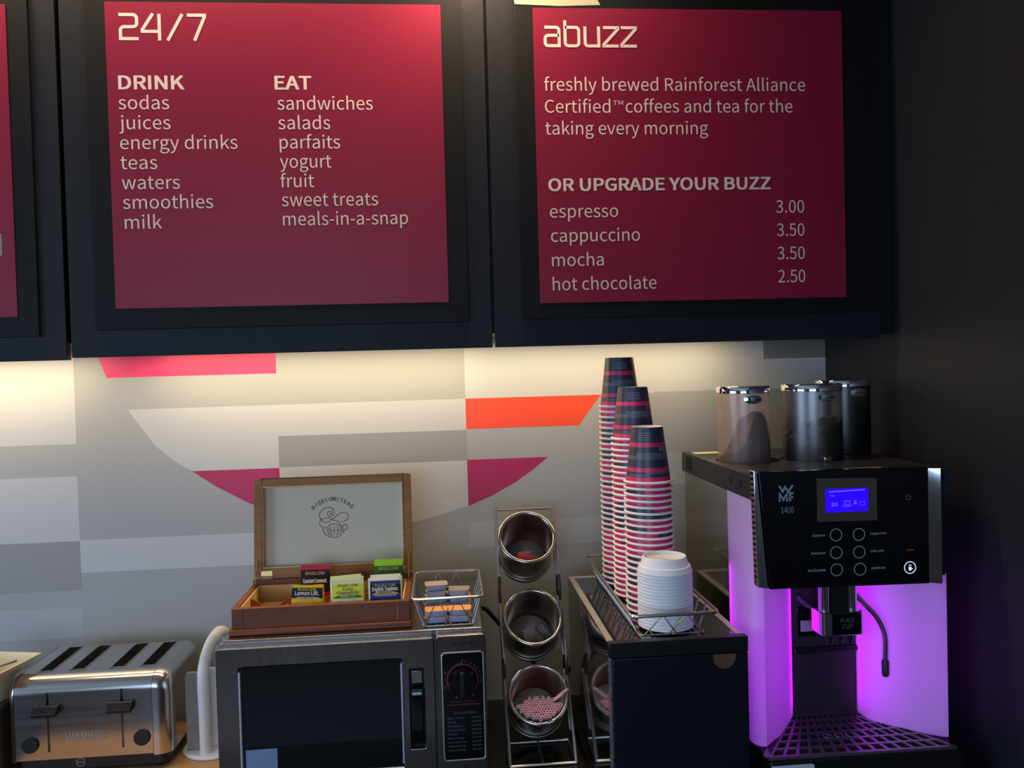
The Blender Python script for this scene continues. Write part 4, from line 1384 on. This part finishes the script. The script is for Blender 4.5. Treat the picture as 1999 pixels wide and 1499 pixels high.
cup0 = thing('paper_cup', 'x', 'cup', (0, 0, 0))
ck = [cup_mesh().build('cup_wall', ['cup_dark', 'cup_slate', 'cup_pink', 'cup_print', 'cup_white'], cup0)]
ck.append(MB().lathe([(CR0 + 0.0021 + 0.0027 * math.cos(a * PI / 5), 0.0026 + 0.0026 * math.sin(a * PI / 5)) for a in range(11)], 36).build('rolled_rim', ['cup_white'], cup0))
# print near the base of the cup, only worth building where a cup stands free
m = MB()


def wrapped(body, deg, z, width, size):
    """Letters laid round the cup wall, upside down as the cup stands on its mouth."""
    vs, fs, w = glyphs(body)
    k = width / w
    n = len(m.v)
    for p in vs:
        u, v = p.x * k - width / 2, p.y * size
        zz_ = z - v
        r = cr(zz_) + 0.0002
        a = math.radians(deg) - u / r
        m.v.append(Vector((r * math.cos(a), r * math.sin(a), zz_)))
    m.f.extend(tuple(i + n for i in f) for f in fs)
    m.m.extend([0] * len(fs))


for i, s in enumerate(('please recycle this cup', 'caution contents hot', 'take care with your drink', 'freshly brewed for you')):
    wrapped(s, 246, 0.1000 - i * 0.0042, 0.024 + 0.003 * (i % 2), 0.0020)
m2 = m
m = MB()
wrapped('Joe', 308, 0.0720, 0.019, 0.0110)
m2.v += m.v
n_ = len(m2.v) - len(m.v)
m2.f += [tuple(i + n_ for i in f) for f in m.f]
m2.m += m.m
pr_mesh = m2.build('print_lettering', ['cup_print'], cup0)

STACKS = [('shortest front stack', Vector((0.4055, -0.452, ZC)), 22, 0.0121), ('middle stack', Vector((0.4040, -0.342, ZC)), 29, 0.0118), ('tallest rear stack', Vector((0.3990, -0.240, ZC)), 34, 0.01195)]
ROT = [0.0, 0.25, 0.3]
seen = 0
for s, (nm, c, n, pitch) in enumerate(STACKS):
    for k in range(n):
        topc = k == n - 1
        lab = ('dark paper cup with pink bands topping the %s in the fridge basket' % nm) if topc else ('nested paper cup, %s from the top of the %s of cups' % (ORD[n - 1 - k], nm))
        kids = ck + ([pr_mesh] if topc else [])
        z = c.z + pitch * k
        rot = ROT[s] if topc else rnd.uniform(0, 6.28) if rnd.random() < 0.62 else rnd.uniform(-0.5, 0.6)
        dup(cup0, (c.x + rnd.uniform(-0.00015, 0.00015), c.y + rnd.uniform(-0.00015, 0.00015), z), (0, 0, rot), lab, 'paper cups nested in the %s' % nm, kids)
for o in [pr_mesh] + ck + [cup0]:
    bpy.data.objects.remove(o)

# ------------------------------------------------------------------ white lids
lid0 = thing('cup_lid', 'x', 'lid', (0, 0, 0))
prof = [(0.0509, 0.0), (0.0517, 0.0008), (0.0506, 0.0032), (0.0480, 0.0105), (0.0450, 0.0115), (0.0444, 0.0125), (0.0409, 0.0262), (0.0399, 0.0278), (0.0382, 0.0275), (0.0370, 0.0240), (0.0362, 0.0205), (0.0, 0.0200)]
m = MB().lathe(prof, 48)
m.lathe([(r - 0.0007 if r > 0.001 else 0, z - 0.0006) for r, z in prof], 48)
lk = [m.build('shell', ['white_lid'], lid0, smooth=40)]
lk.append(MB().box(-0.036, -0.0015, 0.0202, 0.036, 0.0015, 0.0232).build('ridge', ['white_lid'], lid0, bevel=0.0008))
NL = 18
LC = Vector((0.4065, -0.556, FZ + 0.0045))
for k in range(NL):
    lab = 'white lid lying topmost on the lid stack in the fridge basket' if k == NL - 1 else 'white plastic lid, %s from the top of the lid stack' % ORD[NL - 1 - k]
    dup(lid0, (LC.x + rnd.uniform(-0.00015, 0.00015), LC.y + rnd.uniform(-0.00015, 0.00015), LC.z + 0.0060 * k), (0, 0, 2.45 + (rnd.uniform(-1, 1) if k < NL - 1 else 0)), lab, 'white lids stacked in the fridge basket', lk if k == NL - 1 else lk[:1])
for o in lk + [lid0]:
    bpy.data.objects.remove(o)

# ------------------------------------------------------------------ coffee machine
t = thing('coffee_machine', 'black and steel bean-to-cup coffee machine with glowing purple side panels', 'coffee machine', (0.74, -0.42, 0.0))
ZP = 0.632
MX0, MX1 = 0.556, 0.932
MB().box(MX0 + 0.004, -0.480, 0.012, MX1 - 0.004, -0.185, 0.587).build('body', ['machine_steel'], t, bevel=0.002)
MB().box(MX0 + 0.003, -0.4835, 0.13, MX0 + 0.006, -0.478, 0.58).build('side_edge', ['steel_polish'], t)
tp_ = MB().prism([(MX0, -0.620), (MX1, -0.620), (MX1, -0.180), (MX0, -0.180)], 'xy', 0.588, ZP).build('top_housing', ['housing'], t)
HC, HB, HE = (0.634, -0.372), (0.777, -0.388), (0.890, -0.300)
carve(tp_, MB().lathe([(0.0, ZP - 0.022), (0.066, ZP - 0.022), (0.066, ZP + 0.02), (0, ZP + 0.02)], 40, Matrix.Translation((HC[0] + 0.008, HC[1], 0))).lathe([(0.0, ZP - 0.006), (0.064, ZP - 0.006), (0.064, ZP + 0.02), (0, ZP + 0.02)], 40, Matrix.Translation((HB[0], HB[1], 0))))
for hy in (-0.505, -0.560):
    MB().lathe([(0.0, 0.0008), (0.0065, 0.0008), (0.0065, -0.0002)], 20, Matrix.Translation((MX0, hy, 0.611)) @ Matrix.Rotation(-PI / 2, 4, 'Y')).build('vent_hole', ['black_matte'], t)
m = MB()
for k in range(6):
    m.box(MX0 - 0.0006, -0.255 + k * 0.008, 0.595, MX0, -0.2515 + k * 0.008, 0.625)
m.build('vent_slots', ['black_matte'], t)
MB().lathe([(0.0, ZP + 0.0022), (0.0035, ZP + 0.0016), (0.0042, ZP)], 16, Matrix.Translation((0.580, -0.545, 0))).build('screw', ['chrome'], t)
for cx_, cy_, w, d in ((0.602, -0.222, 0.062, 0.040), (0.786, -0.585, 0.085, 0.040)):
    MB().box(cx_ - w / 2, cy_ - d / 2, ZP + 0.0001, cx_ + w / 2, cy_ + d / 2, ZP + 0.0008).build('paper_label', ['cream_paper'], t)
# lower cabinet behind the niche and the drip tray front
MB().box(MX0 + 0.006, -0.662, 0.0005, MX1 - 0.006, -0.485, 0.128).build('tray_base', ['black'], t, bevel=0.003)
MB().prism(rrect(0.563, 0.121 - 0.03, 0.642, 0.121, 0.004), 'xz', -0.6635, -0.6622).build('name_plate', ['paper_label'], t)
MB().box(0.676, -0.489, 0.130, 0.818, -0.481, 0.586).build('niche_back', ['niche'], t)
m = MB().box(0.690, -0.4925, 0.290, 0.806, -0.4892, 0.350)
m.build('niche_panel', ['black_gloss'], t, bevel=0.002)
MB().box(0.682, -0.500, 0.258, 0.812, -0.4892, 0.268).build('niche_shelf', ['black'], t, bevel=0.002)
MB().box(0.697, -0.4932, 0.300, 0.742, -0.4926, 0.322).build('service_sticker', ['sticker_dim'], t)
# milky side panels bulging into the niche
lp_ = [(0.5565, -0.4815), (0.5565, -0.588), (0.560, -0.600), (0.568, -0.608), (0.577, -0.609)] + [(0.595, -0.591), (0.62, -0.569), (0.65, -0.532), (0.674, -0.498), (0.680, -0.489), (0.678, -0.482)]
rp_ = [(0.814, -0.482), (0.812, -0.490), (0.813, -0.519), (0.822, -0.544), (0.85, -0.569), (0.883, -0.599), (0.913, -0.618), (0.922, -0.620), (0.925, -0.612), (0.925, -0.482)]


for pl, ztop in ((lp_, 0.587), (rp_, 0.438)):
    MB().prism(pl, 'xy', 0.131, ztop).build('glowing_panel', ['glow'], t, smooth=50)


def led(x, y, z0, z1, tx, ty, w, power):
    area('panel_led', (x, y, (z0 + z1) / 2), (tx, ty, (z0 + z1) / 2), w, z1 - z0, (0.50, 0.0, 1.0), power)


led(0.6700, -0.4850, 0.15, 0.56, 0.668, -0.52, 0.010, 0.34)
led(0.5640, -0.4840, 0.145, 0.44, 0.561, -0.52, 0.010, 0.17)
led(0.8220, -0.4850, 0.15, 0.43, 0.826, -0.52, 0.014, 0.36)
led(0.8420, -0.4850, 0.15, 0.43, 0.848, -0.52, 0.014, 0.13)

# slotted drip grate: trapezoid frame, fanned bars
g = MB()
ZG = 0.1315
fl_, fr_, rl_, rr_ = Vector((0.5665, -0.652)), Vector((0.908, -0.657)), Vector((0.678, -0.490)), Vector((0.813, -0.490))


def gp_(u, v):
    u2 = (fl_ * (1 - u) + fr_ * u) * (1 - v) + (rl_ * (1 - u) + rr_ * u) * v
    return u2


NBAR, NROW = 15, 6
bw = 0.0032
for i in range(NBAR):
    u = i / (NBAR - 1)
    a, c = gp_(u, 0), gp_(u, 1)
    g.prism([(a.x - bw, a.y), (a.x + bw, a.y), (c.x + bw * 0.75, c.y), (c.x - bw * 0.75, c.y)], 'xy', ZG - 0.003, ZG + 0.0015)
for j in range(NROW + 1):
    v = j / NROW
    a, c = gp_(-0.012, v), gp_(1.012, v)
    g.prism([(a.x, a.y - bw), (c.x, c.y - bw), (c.x, c.y + bw), (a.x, a.y + bw)], 'xy', ZG - 0.0034, ZG + 0.0018)
# side aprons that follow the curved panels
g.prism([(0.577, -0.612), (0.5665, -0.652), (0.5575, -0.640)], 'xy', ZG - 0.003, ZG + 0.001)
gr = g.build('drip_grate', ['grate'], t)
m = MB()
for k in range(3):
    m.tube([Vector((0.702 + 0.022 * k + 0.008 * math.cos(a * PI / 10), -0.590 + 0.008 * math.sin(a * PI / 10), ZG + 0.0022)) for a in range(20)], 0.0009, 6, True)
m.build('cup_guides', ['steel_polish'], gr)

# front panel with display, keys and lettering
PYF = -0.645
PXL, PXR, PZB, PZT = 0.5665, 0.8765, 0.4325, 0.6440
fp = MB().prism([(0.557, 0.643), (0.875, 0.64), (0.874, 0.428), (0.574, 0.432)][::-1], 'xz', PYF, PYF + 0.020).build('front_panel', ['panel_black'], t, bevel=0.0015)
MB().prism([(0.55, 0.645), (0.557, 0.643), (0.574, 0.432), (0.554, 0.435)][::-1], 'xz', PYF + 0.004, PYF + 0.024).build('left_trim', ['chrome'], t, bevel=0.002)
MB().prism([(0.876, PYF + 0.0125), (0.888, PYF + 0.0060), (0.9, PYF + 0.0010), (0.9, PYF + 0.026), (0.876, PYF + 0.026)][::-1], 'xy', 0.426, 0.638).build('right_trim', ['chrome'], t, bevel=0.0012)


def on_panel(x, y, h=0.0):
    p = {}
    return p


ds = MB().prism([(0.664, 0.628), (0.776, 0.625), (0.776, 0.548), (0.664, 0.55)][::-1], 'xz', PYF - 0.0009, PYF + 0.0005).build('display', ['display_glass'], fp)
sc_ = MB().prism([(0.68, 0.608), (0.76, 0.608), (0.759, 0.566), (0.68, 0.566)][::-1], 'xz', PYF - 0.0013, PYF - 0.0010).build('screen', ['screen'], ds)
m = MB()
T = front(0.72, PYF - 0.0014, 0.579)
k = 0.00089
m.stroke([(-10 * k, -1 * k), (-7 * k, -3.5 * k), (7 * k, -3.5 * k), (10 * k, -1 * k)], 0.0011, T, 0.0002)
m.stroke([(-6 * k, 7 * k), (-5 * k, 0), (5 * k, 0), (6 * k, 7 * k)], 0.0012, T, 0.0002, closed=True)
m.prism([(17 * k, 6 * k), (13 * k, 0), (16 * k, 0), (16 * k, 9 * k), (18.5 * k, 9 * k), (18.5 * k, 0), (21 * k, 0)], 'xy', 0, 0.0002, 0, T)
m.stroke([(27 * k, -2 * k), (37 * k, -2 * k), (37 * k, 5 * k), (27 * k, 5 * k)], 0.0007, T, 0.0002, closed=True)
m.stroke([(-38 * k, 27 * k), (38 * k, 29 * k)], 0.0022, T, 0.0002)
for a in (-32, -25):
    m.stroke([(a * k, -2 * k), ((a + 4) * k, -2 * k), ((a + 4) * k, 4 * k), (a * k, 4 * k)], 0.0012, T, 0.0002, closed=True)
m.text('Hot', T @ Matrix.Translation((-36 * k, 17 * k, 0)), None, 0.004)
m.build('screen_icons', ['screen_ink'], sc_)
for x, y, lab, sd_, w in ((0.698, 0.525, 'Espresso', 'r', 0.0235), (0.741, 0.524, 'Cappuccino', 'l', 0.030), (0.698, 0.493, 'Americano', 'r', 0.027), (0.741, 0.492, 'Cafe Latte', 'l', 0.0255), (0.698, 0.462, 'Hot Chocolate', 'r', 0.033), (0.742, 0.461, 'Cafe Mocha', 'l', 0.0265)):
    kb = MB().lathe([(0.0, -0.0010), (0.0104, -0.0010), (0.0104, 0.0005)][::-1], 28, Matrix.Translation((x, PYF, y)) @ Matrix.Rotation(-PI / 2, 4, 'X')).build('button', ['panel_black'], fp)
    m = MB().stroke([(0.0108 * math.cos(a * PI / 16), 0.0108 * math.sin(a * PI / 16)) for a in range(32)], 0.0017, front(x, PYF - 0.0012, y), 0.0002, closed=True)
    m.build('ring', ['panel_print'], kb)
    MB().text(lab, front(x + (-0.020 if sd_ == 'r' else 0.0215), PYF - 0.0003, y - 0.0015), w, 0.0042, sd_, 0.04).build('key_lettering', ['panel_print'], fp)
# maker's mark: W over M and F, then the type number
m = MB()
T = front(0.608, PYF - 0.0003, 0.589)
u = 0.000292   # metres per unit of the enlarged drawing
for pts in ([(-46, 98), (-24, 60), (-10, 90), (12, 60), (40, 100)], [(-44, 0), (-44, 50), (-20, 10), (2, 50), (2, 0)], [(22, 0), (22, 50), (44, 50)], [(22, 26), (42, 26)]):
    m.stroke([(a * u, c * u) for a, c in pts], 0.0036, T, 0.0002)
m.text('1400', front(0.609, PYF - 0.0003, 0.568), 0.0235, 0.0112, 'c')
m.build('maker_lettering', ['panel_print'], fp)
m = MB()
T = front(0.836, PYF - 0.0003, 0.587)
m.stroke([(0.0042 * math.cos(math.radians(a)), 0.0042 * math.sin(math.radians(a))) for a in range(115, 426, 15)], 0.0011, T, 0.0002)
m.stroke([(0, 0.0015), (0, 0.0055)], 0.0011, T, 0.0002)
m.build('power_symbol', ['panel_faint'], fp)
m = MB().box(0.831, PYF - 0.0005, 0.49, 0.845, PYF - 0.0002, 0.493)
m.build('warning_mark', ['amber'], fp)
m = MB()
T = front(0.837, PYF - 0.0003, 0.459)
m.stroke([(0.0106 * math.cos(a * PI / 16), 0.0106 * math.sin(a * PI / 16)) for a in range(32)], 0.0014, T, 0.0002, closed=True)
m.prism([(-0.0028, 0.001), (-0.0024, -0.0052), (0.0022, -0.0052), (0.0028, 0.001)], 'xy', 0, 0.0002, 0, T)
m.stroke([(0.0028, -0.001), (0.0046, -0.002), (0.0026, -0.0034)], 0.0009, T, 0.0002)
m.stroke([(-0.0015, 0.0022), (-0.0015, 0.0052), (0.0015, 0.0052), (0.0015, 0.0022)], 0.0009, T, 0.0002)
m.build('cup_symbol', ['lit_icon'], fp)

# spout block on two chrome tubes, nozzles, milk hose, steam wand
SP = (0.741, -0.560)
sb = MB().prism(rrect(SP[0] - 0.0425, SP[1] - 0.022, SP[0] + 0.0425, SP[1] + 0.030, 0.010), 'xy', 0.3185, 0.3630).build('spout_block', ['chrome'], t, bevel=0.002)
MB().box(SP[0] - 0.022, SP[1] - 0.0226, 0.3205, SP[0] + 0.034, SP[1] - 0.0221, 0.3610).build('spout_dark_reflection', ['black_gloss'], sb)  # dark sheet standing in for the dark reflection in the chrome block
m = MB()
m.text('PLACE', front(SP[0] + 0.008, SP[1] - 0.0228, 0.3445), 0.027, 0.0075, 'c')
m.text('CUP', front(SP[0] + 0.008, SP[1] - 0.0228, 0.3320), 0.021, 0.0085, 'c')
m.build('spout_reflected_words', ['panel_faint'], sb)  # reflected words painted onto the spout front
for dx in (-0.027, 0.027):
    MB().lathe([(0.0105, 0.3625), (0.0105, 0.47)], 24, Matrix.Translation((SP[0] + dx, SP[1], 0)), 0, True, True).build('spout_tube', ['chrome'], sb)
MB().box(SP[0] - 0.016, SP[1] - 0.008, 0.3632, SP[0] + 0.016, SP[1] + 0.02, 0.47).build('spout_core', ['black'], sb)
for dx in (-0.019, 0.001, 0.021):
    MB().lathe([(0.0045, 0.2985), (0.006, 0.306), (0.0085, 0.3185)], 16, Matrix.Translation((SP[0] + dx, SP[1] - 0.004, 0)), 0, True, True).build('nozzle', ['black'], sb)
MB().tube([(0.690, -0.500, 0.372), (0.697, -0.520, 0.362), (0.712, -0.540, 0.354), (0.722, -0.552, 0.352)], 0.0042, 10).build('milk_hose', ['hose'], t)
wd = MB().tube([tuple(p) for p in smooth_pts([(0.772, -0.545, 0.430), (0.776, -0.548, 0.398), (0.795, -0.553, 0.372), (0.818, -0.558, 0.346), (0.831, -0.560, 0.320), (0.8355, -0.560, 0.296), (0.8345, -0.560, 0.255)], 5)], 0.0052, 12).build('steam_wand', ['wand'], t)
MB().lathe([(0.0, 0.2262), (0.0052, 0.2278), (0.0068, 0.233), (0.0068, 0.257), (0.0055, 0.2605)], 16, Matrix.Translation((0.8345, -0.560, 0))).build('wand_tip', ['rubber'], wd)
MB().box(MX0 + 0.026, -0.628, 0.427, MX1 - 0.034, -0.490, 0.4345).build('panel_underside', ['black'], t)
MB().box(MX0 + 0.008, -0.6235, 0.436, MX1 - 0.014, -0.6205, 0.6315).build('panel_carrier', ['black'], t)


# three hoppers on the top
def hopper(label, c, r, z0, z1, wallmat, fill, text, deg, cat='hopper'):
    o = thing('hopper', label, cat, (c[0], c[1], z0), 'hoppers on the coffee machine')
    T = Matrix.Translation((c[0], c[1], 0))
    MB().lathe([(r * 0.985, z0), (r, z0 + 0.004), (r, z1 - 0.012)], 56, T, 0, True).build('wall', [wallmat], o, smooth=60)
    MB().lathe([(0.0, z1 + 0.0008), (r * 0.93, z1 + 0.0008), (r * 1.0, z1), (r * 1.018, z1 - 0.002), (r * 1.018, z1 - 0.013), (r * 0.99, z1 - 0.0145), (0, z1 - 0.0145)], 56, T).build('lid', ['chrome'], o, smooth=30)
    # contents
    m = MB()
    ring = 40
    vs, fs = [], []
    rr = r * 0.98
    hs = []
    for j in range(9):
        q = j / 8
        for i in range(ring):
            a = 2 * PI * i / ring
            vs.append((c[0] + rr * q * math.cos(a), c[1] + rr * q * math.sin(a), fill(q * math.cos(a), q * math.sin(a)) + z0))
    for j in range(8):
        for i in range(ring):
            fs.append((j * ring + i, j * ring + (i + 1) % ring, (j + 1) * ring + (i + 1) % ring, (j + 1) * ring + i))
    n = len(vs)
    vs += [(c[0] + rr * math.cos(2 * PI * i / ring), c[1] + rr * math.sin(2 * PI * i / ring), z0 + 0.003) for i in range(ring)]
    for i in range(ring):
        fs.append((8 * ring + i, 8 * ring + (i + 1) % ring, n + (i + 1) % ring, n + i))
    fs.append(tuple(n + i for i in range(ring - 1, -1, -1)))
    m.add(vs, fs)
    f = m.build('filling', ['cocoa' if wallmat == 'can_choc' else 'beans'], o, smooth=60)
    f['kind'] = 'stuff'
    # oval chrome name badge bent round the wall
    m = MB()
    zc = z1 - 0.0265
    bw_, bh = 0.0195, 0.0088
    vs, fs = [], []
    for j in range(5):
        q = j / 4
        for i in range(28):
            a = 2 * PI * i / 28
            u_, v_ = bw_ * q * math.cos(a), bh * q * math.sin(a)
            th = math.radians(deg) + u_ / r
            rr_2 = r + 0.0016 - 0.0010 * q * q
            vs.append((c[0] + rr_2 * math.cos(th), c[1] + rr_2 * math.sin(th), zc + v_))
    fs = [(j * 28 + i, j * 28 + (i + 1) % 28, (j + 1) * 28 + (i + 1) % 28, (j + 1) * 28 + i) for j in range(4) for i in range(28)]
    m.add(vs, fs)
    bd = m.build('badge', ['chrome'], o)
    vs, fs, w = glyphs(text)
    m = MB()
    kk = 0.030 / w
    m.v = [Vector((c[0] + (r + 0.0021) * math.cos(math.radians(deg) + (p.x * kk - 0.015) / r), c[1] + (r + 0.0021) * math.sin(math.radians(deg) + (p.x * kk - 0.015) / r), zc - 0.0024 + p.y * 0.0052)) for p in vs]
    m.f = list(fs)
    m.m = [0] * len(fs)
    m.build('badge_lettering', ['black'], bd)
    return o


hopper('frosted pinkish hopper half full of cocoa powder, with a chrome lid', HC, 0.0545, ZP - 0.0215, 0.7885, 'can_choc',
       lambda x, y: 0.030 + 0.088 * math.exp(-((x - 0.30) ** 2) / 0.30) + 0.004 * math.sin(9 * x + 5 * y) - 0.012 * y, 'Chocolate', -88)
hopper('clear smoked hopper of coffee beans in the middle of the machine top', HB, 0.0605, ZP - 0.0055, 0.7895, 'can_bean',
       lambda x, y: 0.072 + 0.018 * x + 0.004 * math.sin(11 * x) * math.cos(9 * y), 'Decaf', -84)
hopper('dark hopper of coffee beans behind the smoked one, next to the side wall', HE, 0.0575, ZP + 0.0005, 0.7935, 'can_dark',
       lambda x, y: 0.095 + 0.012 * y + 0.004 * math.sin(10 * x), 'Espresso', -82)
MB().box(0.770, -0.4585, ZP + 0.0005, 0.786, -0.4505, ZP + 0.010).build('hopper_latch', ['chrome'], t, bevel=0.002)


# ------------------------------------------------------------------ lift everything onto the floor
for o in list(COL.objects):
    if '_base' in o:
        del o['_base']
    if o.parent is None:
        o.location.z += COUNTER
